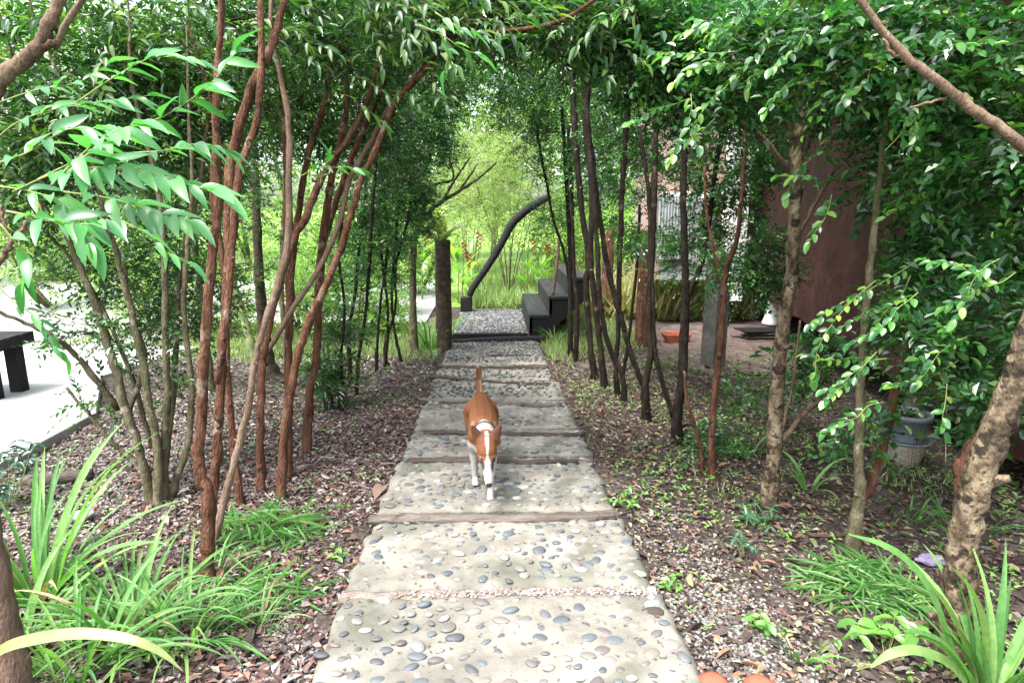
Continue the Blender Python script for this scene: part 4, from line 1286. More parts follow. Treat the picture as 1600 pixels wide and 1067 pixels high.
rtree('forked trunk in the middle of the right row whose left stem leans far left',
      [S_((1011, 658, 15), (1009, 601, 14), (1016, 551, 11), (1014, 469, 11), (1019, 398, 12), (1022, 300, 12), (1025, 200, 11), (1026, 100, 10)),
       S_((1008, 606, 11), (991, 569, 10), (973, 505, 10), (959, 458, 10), (945, 391, 10), (932, 300, 9), (920, 200, 8), (908, 100, 8), ground=False, Y=6.35)],
      [(1030, 230, 6.7, 70, 100, .6, 54), (1050, 70, 6.4, 120, 80, .7, 75), (1010, 380, 6.6, 45, 40, .4, 12)])
rtree('thick trunk with a pale foot, forking at chest height in the right row',
      [S_((1060, 694, 20), (1058, 651, 17), (1066, 594, 17), (1069, 522, 17), (1071, 465, 15), (1070, 416, 13), (1068, 300, 12), (1070, 200, 11), (1075, 90, 10)),
       S_((1072, 470, 10), (1082, 445, 10), (1097, 410, 10), (1110, 330, 9), (1120, 250, 9), (1135, 150, 8), ground=False, Y=5.65),
       S_((1052, 650, 10), (1034, 594, 9), (1023, 540, 9), (1020, 469, 9), (1017, 398, 9), (1014, 310, 8), (1000, 200, 7), ground=False, Y=5.6)],
      [(1100, 300, 5.9, 70, 100, .5, 50), (1130, 90, 5.6, 130, 90, .6, 80), (1250, 60, 5.8, 110, 80, .6, 50), (1080, 400, 6.0, 60, 50, .4, 16)], size=.045)
rtree('slender reddish double trunk with leafy sprigs low on its stem, right row',
      [S_((1114, 748, 12), (1112, 683, 12), (1119, 594, 12), (1126, 522, 12), (1132, 451, 11), (1136, 416, 10), (1150, 380, 9), (1160, 300, 8), (1165, 200, 7)),
       S_((1101, 741, 7), (1094, 700, 7), (1086, 665, 7), (1073, 629, 6), (1069, 579, 5)),
       S_((1130, 450, 6), (1120, 412, 6), (1105, 340, 5), (1100, 260, 5), ground=False, Y=5.0)],
      [(1170, 410, 5.1, 60, 65, .4, 50), (1185, 240, 5.2, 48, 80, .5, 36), (1200, 110, 5.0, 100, 60, .5, 45), (1115, 690, 4.7, 48, 34, .3, 16), (1160, 620, 4.6, 40, 18, .2, 5)], bark='red_bark', size=.042, leaf='lf_round')
rtree('mottled pale and black barked trunk standing bare in the right foreground',
      [S_((1197, 815, 28), (1208, 720, 27), (1215, 600, 25), (1222, 520, 25), (1235, 440, 24), (1243, 330, 22), (1245, 250, 22), (1250, 190, 20), (1246, 100, 17)),
       S_((1247, 300, 9), (1228, 262, 10), (1190, 215, 10), (1150, 190, 9), (1105, 152, 7), ground=False, Y=4.05, dY=-.3, bark='tan_bark', knots=0),
       S_((1242, 380, 7), (1268, 330, 7), (1290, 290, 6), (1306, 262, 5), ground=False, Y=4.1, bark='tan_bark'),
       S_((1218, 690, 5), (1240, 590, 5), (1250, 500, 4), ground=False, Y=3.95, bark='tan_bark'),
       S_((1222, 690, 9), (1262, 640, 9), (1300, 622, 8), (1355, 600, 4), ground=False, Y=3.95, dY=.2, bark='tan_bark', knots=0)],
      [(1250, 80, 4.2, 150, 90, .5, 75), (1100, 120, 3.5, 110, 70, .4, 60), (1350, 120, 3.6, 100, 80, .4, 40), (1270, 560, 4.2, 60, 60, .3, 10), (1010, 60, 3.6, 100, 60, .4, 34)], bark='flaky_bark', size=.052, leaf='lf_round', simple=False, sides=14)
rtree('olive trunk forking low into two slender stems in front of the flowerpot',
      [S_((1330, 882, 23), (1336, 820, 22), (1343, 775, 21), (1341, 700, 15), (1345, 600, 14), (1352, 500, 14), (1361, 400, 13), (1372, 300, 12), (1385, 180, 10)),
       S_((1345, 780, 17), (1365, 750, 16), (1385, 680, 15), (1402, 600, 15), (1430, 520, 14), (1452, 450, 14), (1470, 380, 12), (1490, 250, 10), ground=False, Y=3.3, bark='red_bark')],
      [(1450, 200, 3.4, 120, 120, .4, 60), (1480, 420, 3.3, 110, 95, .4, 42), (1500, 560, 3.2, 80, 45, .3, 14), (1560, 300, 3.4, 110, 150, .4, 55), (1360, 690, 3.2, 60, 30, .2, 4)], bark='olive_bark', size=.056, leaf='lf_round', simple=False, nl=9, per=70, sides=12)
tr, pr = rtree('thick leaning trunk with peeling pale bark nearest on the right',
      [S_((1490, 1020, 54), (1497, 930, 52), (1506, 850, 50), (1520, 780, 50), (1545, 700, 52), (1578, 620, 48), (1602, 540, 44), (1640, 420, 40), (1680, 250, 34), (1700, 90, 26)),
       S_((1508, 800, 28), (1505, 730, 30), (1530, 690, 28), (1556, 660, 20), ground=False, Y=2.42, bark='red_bark', knots=0)],
      [(1560, 180, 2.7, 140, 170, .4, 65), (1500, 520, 2.8, 120, 100, .35, 40), (1560, 620, 3.0, 70, 60, .25, 14)], bark='flaky_bark', size=.052, leaf='lf_round', simple=False, nl=9, per=70, sides=18)
# big pale branch crossing the upper right corner
bt, _ = rtree('tree outside the picture whose thick pale branch crosses the upper right corner',
      [S_((1780, 1000, 60), (1790, 700, 56), (1770, 420, 50), (1740, 250, 40), (1730, 40, 34), Y=2.1, ground=False),
       S_((1670, 330, 22), (1600, 232, 20), (1530, 178, 19), (1450, 115, 17), (1404, 75, 15), (1345, 2, 12), (1310, -40, 10), ground=False, Y=2.1, dY=.15, bark='tan_bark', knots=4),
       S_((1425, 96, 7), (1395, 84, 7), (1380, 60, 5), ground=False, Y=2.2, bark='tan_bark', knots=0),
       S_((1500, 152, 6), (1460, 158, 5), (1420, 170, 4), ground=False, Y=2.18, bark='tan_bark', knots=0)],
      [(1380, 60, 2.75, 150, 80, .3, 50), (1240, 50, 2.8, 130, 70, .3, 40), (1500, 90, 2.6, 110, 80, .3, 30)], bark='tan_bark', group=None, sides=14, size=.052, simple=False, nl=9, per=60, brr=.003)
# its single leaves, upper right (small round leaves close to the lens)
def leaf_branch(root, acc, px, py, Y, n, spread, dirpx, length, kind, mats, size, budget, spacing=.03, r0=.0022, jit=.3, dY=.15):
    """n twigs that start around (px,py,Y) and head the way dirpx points in the picture"""
    for k in range(n):
        if budget[0] <= 0:
            break
        y = Y + random.uniform(-dY, dY)
        x0, y0 = px + random.gauss(0, spread[0]), py + random.gauss(0, spread[1])
        a = math.atan2(dirpx[1], dirpx[0]) + random.gauss(0, .5)
        L = length * random.uniform(.6, 1.25)
        pth = []
        bd = random.gauss(0, .45)
        xx_, yy_ = x0, y0
        for i in range(5):
            t = i / 4
            pth.append(np.array(P(xx_, yy_ + 12 * t * t, y + random.uniform(-.02, .02) - .12 * t)))
            aa = a + bd * t + random.gauss(0, .22)
            xx_ += math.cos(aa) * L / 4; yy_ += math.sin(aa) * L / 4
        leafy_twig(root, acc, pth, r0, kind, mats, size, spacing=spacing, budget=budget, jit=jit, start=.1)
rm = [M['lf_roundo']]
ac = Acc(); bud = [290]
b0 = np.array(bt.location)
for (px, py, Y, n, sp, d, L) in ((1090, 110, 2.9, 5, (50, 40), (-1, .3), 90), (1150, 60, 2.9, 5, (60, 40), (-1, .2), 100), (1250, 70, 2.7, 6, (70, 40), (-1, -.1), 100), (1380, 120, 2.7, 6, (70, 50), (-1, .4), 100),
                                 (1290, 250, 2.8, 3, (30, 30), (-1, .5), 100), (1500, 60, 2.6, 4, (70, 50), (-.6, .5), 140), (1540, 330, 2.4, 4, (60, 40), (-1, .2), 130), (1390, 330, 2.6, 4, (60, 50), (-1, .5), 100)):
    leaf_branch(bt, ac, px, py, Y, n, sp, d, L, 'round', rm, .055, bud, spacing=.024)
link('twigs', ac.mesh('twigs', [M['green_twig']], b0, smooth=True), bt)['kind'] = 'stuff'
ac = Acc(); bud = [240]
b0 = np.array(tr.location)
for (px, py, Y, n, sp, d, L) in ((1560, 420, 2.3, 4, (40, 30), (-1, .1), 120), (1450, 470, 2.7, 5, (60, 40), (-1, .5), 150), (1420, 600, 2.8, 4, (50, 40), (-1, .2), 120), (1520, 560, 2.6, 5, (60, 50), (-.8, .6), 130),
                                 (1600, 700, 2.1, 3, (20, 30), (-.6, .6), 80), (1590, 800, 2.0, 3, (20, 20), (-.8, .5), 60), (1360, 620, 3.0, 3, (30, 30), (-1, .2), 110), (1590, 250, 2.3, 4, (40, 40), (-1, .2), 120)):
    leaf_branch(tr, ac, px, py, Y, n, sp, d, L, 'round', rm, .05, bud, spacing=.024)
link('twigs', ac.mesh('twigs', [M['green_twig']], b0, smooth=True), tr)['kind'] = 'stuff'

# ---- near tree outside the frame at left: trunk foot, forked bough and the big bright leaves
lt, _ = tree('brown-barked tree at the left edge with a forked bough and large bright green leaves',
     [dict(p=[(40, 1130, 58), (22, 1060, 56), (0, 950, 52), (-30, 800, 50), (-60, 600, 48), (-80, 420, 42), (-110, 200, 36)], Y=1.9, ground=False, bark='tan_bark', knots=0),
      S_((-90, 330, 30), (-45, 205, 29), (0, 128, 28), (40, 92, 26), (62, 72, 24), (80, 30, 21), (104, -20, 19), (120, -80, 16), ground=False, Y=1.8, bark='tan_bark', knots=1),
      S_((60, 76, 16), (80, 66, 14), (102, 46, 11), ground=False, Y=1.8, bark='tan_bark', knots=0),
      S_((-60, 480, 16), (-20, 430, 14), (8, 398, 11), (20, 378, 9), (42, 348, 6), ground=False, Y=1.75, bark='tan_bark', knots=0),
      S_((20, 378, 8), (5, 345, 7), (2, 320, 6), ground=False, Y=1.75, bark='tan_bark', knots=0)],
     [], bark='tan_bark', group=None, sides=14)
b0 = np.array(lt.location); ac = Acc(); bud = [290]
ym = [M['lf_young']]
def tw(pts, Y, dY, size, sp, r0=.003, **k):
    path = [np.array(P(px, py, Y + dY * i / (len(pts) - 1))) for i, (px, py) in enumerate(pts)]
    leafy_twig(lt, ac, path, r0 * .8, 'lance', ym, size * 1.12, spacing=sp * .78, budget=bud, **k)
T_ = [([(20, 300), (90, 270), (170, 262), (250, 275), (330, 300)], 1.45, -.15, .085, .026), ([(60, 280), (140, 240), (200, 200), (260, 180), (330, 130), (365, 80)], 1.55, .0, .075, .03),
      ([(80, 290), (130, 240), (170, 210), (210, 195)], 1.4, -.1, .08, .024), ([(10, 330), (60, 340), (110, 350), (150, 350)], 1.4, -.1, .08, .024),
      ([(-20, 260), (40, 240), (100, 205), (150, 200)], 1.5, -.05, .075, .028), ([(0, 350), (30, 385), (50, 410), (40, 440)], 1.5, 0, .07, .03),
      ([(100, 300), (170, 310), (240, 330), (290, 345)], 1.5, -.1, .08, .026), ([(-10, 220), (30, 190), (90, 170), (160, 160), (230, 150)], 1.8, 0, .075, .03),
      ([(150, 330), (220, 360), (260, 395), (290, 410)], 1.7, 0, .065, .03), ([(120, 160), (180, 120), (240, 90), (300, 95)], 1.75, 0, .07, .03),
      ([(0, 160), (60, 140), (120, 130), (170, 100)], 1.9, 0, .07, .03), ([(-10, 290), (50, 300), (100, 320), (140, 380)], 1.6, -.1, .08, .026),
      ([(200, 240), (260, 235), (310, 225), (350, 235)], 1.6, 0, .075, .03), ([(-30, 420), (20, 470), (60, 500), (100, 560)], 1.9, 0, .05, .03)]
for a_ in T_:
    tw(*a_)
link('twigs', ac.mesh('twigs', [M['green_twig']], b0, smooth=True), lt)['kind'] = 'stuff'

# big-leaved sprays hanging over the top of the path: own leaves on tree two and four
def canopy_leaves(root, specs, size, budget, mats, kind='lance'):
    ac = Acc(); b = np.array(root.location); bud = [budget]
    for (px, py, Y, n, sp, d, L) in specs:
        leaf_branch(root, ac, px, py, Y, n, sp, d, L, kind, mats, size, bud, spacing=.034, r0=.002, dY=.3)
    link('twigs', ac.mesh('twigs', [M['twig']], b, smooth=True), root)['kind'] = 'stuff'
canopy_leaves(t1, [(160, 5, 3.3, 7, (90, 30), (-.8, .2), 110), (330, 10, 3.5, 7, (80, 30), (.8, .2), 100), (480, 20, 3.5, 7, (70, 30), (.8, .2), 100), (640, 5, 3.2, 6, (60, 20), (.8, .1), 110)], .075, 230, [M['lf_canopy']])
canopy_leaves(t2, [(700, -5, 2.9, 7, (60, 25), (.9, .15), 110), (800, 10, 3.1, 8, (80, 25), (.9, .15), 110), (900, 15, 3.2, 8, (80, 30), (.9, .2), 110), (610, 90, 3.4, 5, (40, 30), (.8, .3), 100), (980, 15, 3.0, 5, (60, 20), (-.7, .4), 90)], .075, 270, [M['lf_canopy']])
ac = Acc(); bud = [40]; b0 = np.array(t2.location)
for pts in ([(655, 40), (690, 55), (720, 75), (745, 85)], [(680, 20), (710, 40), (735, 50)], [(690, 70), (700, 85), (695, 110)]):
    leafy_twig(t2, ac, [np.array(P(a_, b_, 2.3)) for a_, b_ in pts], .003, 'lance', ym, .085, spacing=.035, budget=bud)
for pts in ([(470, 275), (500, 262), (530, 262), (560, 265)], [(500, 290), (505, 262), (515, 250), (512, 240)]):
    leafy_twig(t2, ac, [np.array(P(a_, b_, 3.6)) for a_, b_ in pts], .003, 'lance', ym, .10, spacing=.035, budget=bud)
# the long red bough over the path
p_, r_ = smooth_line([np.array(P(*q)) for q in ((690, 62, 4.0), (740, 52, 3.6), (800, 48, 3.3), (860, 38, 3.1), (900, 20, 3.0), (950, -15, 2.9))], [.009, .009, .01, .01, .009, .008], 6)
V, Q, T = tube(p_, r_, 7); ac2 = Acc(); ac2.add(V, [Q, T])
link('bough', ac2.mesh('bough', [M['red_bark']], b0, smooth=True), t2)
link('twigs', ac.mesh('twigs', [M['green_twig']], b0, smooth=True), t2)['kind'] = 'stuff'
# single yellow and rust leaves
def stick(pts, r, label):
    A = [np.array(G(px, py, .02)) for px, py in pts]
    p_, r_ = smooth_line(A, np.linspace(r, r * .5, len(A)), 5)
    p_ += rng.normal(0, .004, p_.shape)
    V, Q, T = tube(p_, r_, 6)
    c = Acc(); c.add(V, [Q, T])
    root = thing('fallen_stick', label, 'stick', tuple(A[0]), 'sticks on the ground')
    link('stick', c.mesh('stick', [M['twig']], A[0], smooth=True), root)
    V, Q, T = tube([p_[4], p_[4] + np.array([.06, .05, .02])], [r * .5, r * .2], 5)
    c = Acc(); c.add(V, [Q, T]); link('side_twig', c.mesh('side_twig', [M['twig']], A[0]), root)
stick([(1228, 765), (1280, 790), (1335, 796)], .010, 'bent stick lying between the mottled trunk and the forked olive trunk')
stick([(1260, 832), (1300, 838), (1345, 832)], .012, 'thick dark stick on the soil left of the forked olive trunk')
stick([(1000, 590), (1030, 610), (1050, 632)], .012, 'curved pale stick on the litter behind the forked right row trunk')
stick([(1380, 800), (1430, 770), (1480, 780)], .008, 'thin stick on the soil below the stacked pots')
stick([(150, 740), (185, 728), (215, 735)], .008, 'thin stick on the gravel beside the short cut log')
def single_leaf(root, px, py, Y, s, mat, kind='round'):
    link('leaf', leaf_mesh(kind, 1, mat), root, loc=tuple(np.array(P(px, py, Y)) - np.array(root.location)), rot=(random.uniform(-1, 1), .9, random.uniform(0, 6)), scale=s)['label'] = 'yellow leaf' if 'yellow' in mat.name else 'rust coloured leaf'
single_leaf(bt, 1318, 140, 2.6, .06, M['lf_yellow']); single_leaf(bt, 1322, 150, 2.6, .05, M['lf_yellow'])
single_leaf(lt, 50, 312, 1.6, .05, M['lf_rust'], 'lance')

# ================================================================== BACKGROUND PLANTING
def bush(label, px, Y, w, h, z0, leaf, size, nb, aspect=.45, stems=3, bark='olive_bark', name='bush', cat='bush', group='bushes in the bright garden beyond', per=70, simple=True, feather=False, droop=.2, nl=10):
    x = P(px, 500, Y).x
    b = np.array([x, Y, float(gz(x, Y))])
    root = thing(name, label, cat, tuple(b), group)
    SP = []
    for k in range(stems):
        a = rng.uniform(0, 6.28)
        top = np.array([x + w * .55 * math.cos(a) * rng.random(), Y + w * .4 * math.sin(a), b[2] + h * rng.uniform(.6, .95)])
        p_, r_ = smooth_line([b - (0, 0, .1), b * .6 + top * .4 + rng.normal(0, .08, 3), top], ([.018, .012, .004] if feather else [.03 + .008 * h, .02 + .006 * h, .006]), 6)
        V, Q, T = tube(p_, r_, 6)
        c = Acc(); c.add(V, [Q, T])
        nm = 'trunk' if k == 0 else 'stem'
        link(nm, c.mesh(nm, [M[bark]], b, smooth=True), root)
        SP.append(p_[3:])
    ac = Acc()
    SPa = np.vstack(SP)
    cz = b[2] + z0 + (h - z0) / 2
    T = np.array([x, Y, cz]) + norm(rng.normal(size=(nb, 3))) * rng.random((nb, 1)) ** (1 / 2.4) * np.array([w / 2, w / 2.4, (h - z0) / 2])
    # uneven outline: drop some directions
    for tg in T:
        s = SPa[np.argmin(np.linalg.norm(SPa - tg, axis=1) + rng.random(len(SPa)) * .3)]
        t = np.linspace(0, 1, 4)[:, None]
        path = s + (tg - s) * t + np.array([0, 0, .15]) * np.sin(t * math.pi)
        V, Q, _ = tube(path, np.linspace(.008, .003, 4) * (.6 if feather else 1), 3, caps=False)
        ac.add(V, [Q], 0, .5)
        ns = max(2, per // nl)
        ti = 1 - .6 * rng.random(ns) ** 1.5
        C = np.stack([np.interp(ti, t[:, 0], path[:, k]) for k in range(3)], 1) + rng.normal(0, .10 + .03 * w, (ns, 3))
        dr = norm(tg - s) * (1.2 if feather else .4) + rng.normal(0, .35 if feather else .8, (ns, 3)) + (np.array([0, 0, .8]) if feather else 0)
        sprays(ac, C, dr, size, nl, .42 if feather else size * 5, aspect, simple=simple, droop=droop)
    link('crown', ac.mesh('crown', [M['twig'], M[leaf]], b), root)
    return root
bush('feathery pale shrub with many thin dark stems behind the curved rail', 795, 16.0, 2.9, 4.6, .9, 'lf_feather', .10, 280, aspect=.16, stems=9, bark='olive_bark', name='feathery_shrub', cat='shrub', group=None, per=60, feather=True, nl=12)
bush('second feathery shrub left of the tall one, paler and lower', 735, 20.0, 3.4, 4.4, .6, 'lf_feather', .11, 240, aspect=.16, stems=7, bark='olive_bark', name='feathery_shrub', cat='shrub', group=None, per=60, feather=True, nl=12)
bush('loose bright bush with yellowish leaves behind the black stairs', 885, 17.0, 2.6, 3.0, .2, 'lf_bright', .13, 70)
bush('long loose bush at the near side of the driveway behind the red stems', 520, 13.6, 2.6, 2.2, .1, 'lf_bright', .09, 80, group='bushes along the driveway')
bush('round bush at the near side of the driveway behind the olive shrub', 260, 13.8, 3.0, 2.4, .1, 'lf_bright', .09, 90, group='bushes along the driveway')
bush('spreading bush at the near side of the driveway left of the olive shrub', 90, 14.6, 3.0, 2.3, .4, 'lf_bright', .10, 60, group='bushes along the driveway')
bush('slender bush at the near side of the driveway beside the pale straight trunk', 622, 13.2, 1.3, 2.4, .1, 'lf_bright', .08, 46, group='bushes along the driveway')
bush('low sunny bush on the grass strip between the straight red stems', 470, 11.4, 1.5, 1.3, .0, 'lf_bright', .07, 46, group='sunny bushes on the grass strip')
bush('low sunny bush on the grass strip right behind the stout flared trunk', 370, 11.0, 1.6, 1.1, .0, 'lf_bright', .07, 40, group='sunny bushes on the grass strip')
bush('low sunny bush on the grass strip behind the thin dark stems', 590, 11.6, 1.3, 1.0, .0, 'lf_bright', .07, 40, group='sunny bushes on the grass strip')
bush('taller sunny bush behind the many-stemmed olive shrub', 230, 11.4, 2.2, 1.7, .1, 'lf_bright', .08, 60, group='sunny bushes on the grass strip')
bush('bright bush left of the mossy post in the garden', 655, 16.5, 2.2, 2.6, .1, 'lf_bright', .12, 60)
bush('round bright bush seen between the arching red stems', 545, 19.0, 4.0, 3.2, .1, 'lf_bright', .13, 80)
bush('bright bush beyond the pale driveway behind the straight red stems', 400, 22.0, 5.0, 3.6, .2, 'lf_bright', .15, 80)
bush('wide bright bush beyond the yard at the left edge', 150, 21.0, 6.5, 3.6, .2, 'lf_bright', .16, 100)
bush('light green bush at far left beyond the dark bench', -60, 19.0, 6.0, 4.2, .2, 'lf_bright', .16, 90)
bush('bright bush in the gap right of the stairs between thin trunks', 985, 18.0, 3.0, 2.6, .2, 'lf_bright', .13, 64)
bush('low bright bush seen under the pink annex', 1075, 19.5, 3.2, 1.6, .0, 'lf_bright', .12, 50)
M['pale_bark'] = rough_mat('pale_bark', [(0.12, 0.13, 0.07), (0.24, 0.25, 0.15)], scale=6, bump=0)
bgt = 'tall trees closing off the garden'
bush('tall pale green tree behind the feathery shrubs', 770, 30, 9, 11, 1.0, 'lf_bright', .26, 200, stems=2, bark='pale_bark', name='garden_tree', cat='tree', group=bgt)
bush('tall tree behind the dense dark tree and mossy post', 640, 27, 8, 11, 2.2, 'lf_bright', .24, 170, stems=2, bark='pale_bark', name='garden_tree', cat='tree', group=bgt)
bush('tall tree above the gap of the right row of trunks', 930, 26, 8, 10, 1.6, 'lf_bright', .24, 180, stems=2, bark='pale_bark', name='garden_tree', cat='tree', group=bgt)
bush('tall tree beyond the arching red tree', 480, 29, 10, 12, 2.8, 'lf_bright', .26, 170, stems=2, bark='pale_bark', name='garden_tree', cat='tree', group=bgt)
bush('tall tree at left beyond the driveway', 280, 28, 10, 12, 2.6, 'lf_bright', .26, 170, stems=2, bark='pale_bark', name='garden_tree', cat='tree', group=bgt)
bush('tall tree at far left beyond the yard', 40, 27, 11, 12, 2.6, 'lf_bright', .26, 170, stems=2, bark='pale_bark', name='garden_tree', cat='tree', group=bgt)
bush('tall tree behind the pink annex', 1090, 27, 9, 12, .8, 'lf_bright', .26, 150, stems=2, bark='pale_bark', name='garden_tree', cat='tree', group=bgt)
bush('tall tree farther right above the roof', 1290, 30, 12, 13, 2.6, 'lf_bright', .28, 120, stems=2, bark='pale_bark', name='garden_tree', cat='tree', group=bgt)

# heliconias: hanging red bracts and paddle leaves
def heliconia(px, py, Y, h, label):
    b = P(px, py, Y); gzz = float(gz(b.x, Y))
    root = thing('heliconia', label, 'flower', (b.x, Y, gzz), 'red hanging heliconias in the garden')
    p_, r_ = smooth_line([(0, 0, 0), (.03, 0, h * .7), (.08, -.08, h), (.16, -.14, h - .04)], [.018, .014, .01, .007], 5)
    V, Q, T = tube(p_, r_, 6); c = Acc(); c.add(V, [Q, T]); link('stalk', c.mesh('stalk', [M['green_bark']], smooth=True), root)
    n = 9
    for k in range(n):
        z = h - .08 - k * .046
        s = 1 if k % 2 else -1
        V = [(0, 0, .035), (s * .10, -.02, -.01 + .035), (s * .11, 0, -.04), (0, .02, -.045), (0, -.028, 0), (s * .05, .03, 0)]
        Fc = [(0, 1, 2, 3), (0, 4, 1), (4, 3, 2), (4, 2, 1), (0, 5, 3), (0, 1, 5), (5, 2, 3), (5, 1, 2)]
        if k < 2:
            HB[k] = py_mesh('bract', V, Fc[1:], M['flower_red'])
        link('bract', HB[k % 2], root, loc=(.17, -.14, z), scale=.62 - .035 * k)
    for k in range(6):
        a = k * 2.3 + px
        link('paddle_leaf', leaf_mesh('lance', k % 4, M['pad']), root, loc=(.05 * math.cos(a), .05 * math.sin(a), h * random.uniform(.25, .7)), rot=(random.gauss(0, .3), -random.uniform(.7, 1.2), a), scale=random.uniform(.32, .58))
M['pad'] = leaf_mat('paddle_leaf', [(0.08, 0.20, 0.03), (0.14, 0.30, 0.05), (0.24, 0.36, 0.07)], attr=False, trans=.5)
HB = {}
for px, h, Y, lb in ((738, 1.75, 14.6, 'red heliconia closest to the foot of the curved rail'), (716, 1.5, 15.2, 'red heliconia just left of the rail block'), (722, 1.35, 14.2, 'low red heliconia behind the rail block'),
                     (822, 1.55, 15.6, 'red heliconia hanging between the rail and the stairs'), (843, 1.45, 15.0, 'red heliconia just above the first stair tread'),
                     (660, 1.7, 15.4, 'red heliconia behind the pale straight trunk'), (628, 1.2, 16.0, 'faint red heliconia seen between thin dark stems'), (1016, 1.3, 15.6, 'red heliconia between trunks of the right row')):
    heliconia(px, 480, Y, h, lb)

# grass clump beside the mossy post
def tuft(px, py, n, L, w, bend, mats, label, cat='grass tuft', name='grass_tuft', group=None, lean=(.0, .55), part='blade', Y=None, sc=(.55, 1.15), kk=6, base_r=.03, arc=None):
    b = G(px, py)
    root = thing(name, label, cat, tuple(b), group)
    for k in range(n):
        a = random.uniform(0, 6.28) if arc is None else random.uniform(*arc)
        r = base_r * math.sqrt(random.random())
        link(part, blade_mesh(k % kk, 1, w / L, bend, random.choice(mats), name=part), root, loc=(r * math.cos(a), r * math.sin(a), -.01),
             rot=(random.gauss(0, .12), random.uniform(*lean), a), scale=L * random.uniform(*sc))
    return root
BL = [M['blade']] * 24 + [M['dead_blade']]
tuft(672, 545, 60, .75, .022, .5, BL, 'tall dark grass clump between the pale trunk and the mossy post', lean=(.0, .5), base_r=.14)
tuft(866, 535, 30, .4, .015, .6, BL, 'low bright grass clump at the foot of the black stairs', base_r=.15)
tuft(705, 520, 20, .5, .02, .6, BL, 'small clump of grass behind the mossy post', base_r=.1)

# ---- strappy plants in the foreground, left
tuft(60, 935, 44, .80, .036, .40, BL, 'tall clump of broad strappy leaves at the left edge beside the pale yard', cat='strappy plant', name='strappy_plant', group='strappy plants in the left foreground', lean=(-.05, .55), part='leaf', base_r=.09)
tuft(30, 1000, 30, .55, .030, .6, BL, 'strappy plant in front of the brown trunk at the lower left edge', cat='strappy plant', name='strappy_plant', group='strappy plants in the left foreground', lean=(.1, .7), part='leaf', base_r=.08)
tuft(205, 990, 80, .52, .018, .55, BL, 'clump of narrow arching leaves low in the left foreground', cat='strappy plant', name='strappy_plant', group='strappy plants in the left foreground', lean=(.1, .8), part='leaf', base_r=.13)
tuft(290, 1000, 64, .46, .015, .6, BL, 'rightmost clump of narrow arching leaves in the left foreground', cat='strappy plant', name='strappy_plant', group='strappy plants in the left foreground', lean=(.1, .8), part='leaf', base_r=.12)
tuft(120, 1050, 64, .50, .020, .55, BL, 'clump of arching leaves at the bottom edge on the left', cat='strappy plant', name='strappy_plant', group='strappy plants in the left foreground', lean=(.1, .8), part='leaf', base_r=.13)
tuft(330, 900, 16, .34, .012, .8, BL, 'thin blades growing at the foot of the nearest red tree', lean=(.0, .8), base_r=.07, part='blade')
tuft(400, 985, 26, .24, .010, .7, BL, 'low thin tuft at the right end of the left foreground clumps', base_r=.1)
# the one broad yellowish leaf
def ribbon(pts, widths, mat, name, label, cat, parent=None):
    A = np.array([P(*q) for q in pts]); wid = [w / 2 / F * depth(q) for w, q in zip(widths, A)]
    p_, w_ = smooth_line(A, wid, 6)
    tg = norm(np.gradient(p_, axis=0)); toe = norm(np.array(EYE) * 0 + np.array([0, -.55, .8]))
    X = norm(np.cross(tg, toe)); Nn = np.cross(X, tg)
    V = np.stack([p_ - X * w_[:, None] + Nn * w_[:, None] * .3, p_, p_ + X * w_[:, None] + Nn * w_[:, None] * .3], 1).reshape(-1, 3)
    Fc = []
    for i in range(len(p_) - 1):
        a = i * 3; Fc += [(a, a + 1, a + 4, a + 3), (a + 1, a + 2, a + 5, a + 4)]
    o = link(name, py_mesh(name, V - A[0], Fc, mat, smooth=True), loc=tuple(A[0]))
    return tag(o, label, cat)
ribbon([(-60, 1075, 1.55), (0, 1018, 1.5), (60, 998, 1.48), (130, 990, 1.47), (200, 998, 1.46), (250, 1018, 1.46), (286, 1048, 1.46)], [17, 20, 20, 18, 15, 10, 1], M['pale_blade'], 'strap_leaf',
       'single broad yellow-green leaf arching over the lower left corner', 'leaf')
# ---- right foreground iris-like clumps
tuft(1550, 1085, 40, .56, .034, .36, BL, 'clump of broad upright strappy leaves in the lower right corner', cat='strappy plant', name='strappy_plant', lean=(-.05, .45), part='leaf', base_r=.07)
ribbon([(1500, 1060, 2.0), (1480, 1000, 1.98), (1455, 930, 1.95), (1420, 880, 1.93), (1380, 852, 1.92), (1325, 834, 1.92)], [16, 20, 19, 16, 12, 2], M['blade'], 'strap_leaf', 'long arching leaf reaching left from the lower right clump', 'leaf')
ribbon([(1510, 1070, 1.9), (1480, 1035, 1.88), (1430, 1016, 1.87), (1390, 1022, 1.87), (1360, 1042, 1.87)], [14, 17, 16, 14, 3], M['blade'], 'strap_leaf', 'low arching leaf bending to the ground left of the lower right clump', 'leaf')
tuft(1500, 830, 26, .30, .012, .8, BL, 'narrow grass clump behind the thick peeling trunk', base_r=.14)
tuft(1262, 765, 12, .34, .022, .7, BL, 'small strappy plant between the mottled trunk and the forked olive trunk', cat='strappy plant', name='strappy_plant', part='leaf', base_r=.05)
tuft(1170, 715, 9, .28, .016, .7, BL, 'few strappy blades beside the mottled trunk', base_r=.04)
tuft(1420, 810, 16, .26, .014, .8, BL, 'grass clump on the dark soil in front of the stacked pots', base_r=.1)
tuft(1250, 1035, 7, .26, .024, .55, BL, 'young plant with a few upright blades at the lower right', cat='strappy plant', name='strappy_plant', part='leaf', base_r=.03)
tuft(1405, 930, 6, .34, .032, 1.3, BL, 'flattened broad blades lying beside the heap of cut grass', cat='strappy plant', name='strappy_plant', part='leaf', base_r=.05, lean=(.7, 1.1))

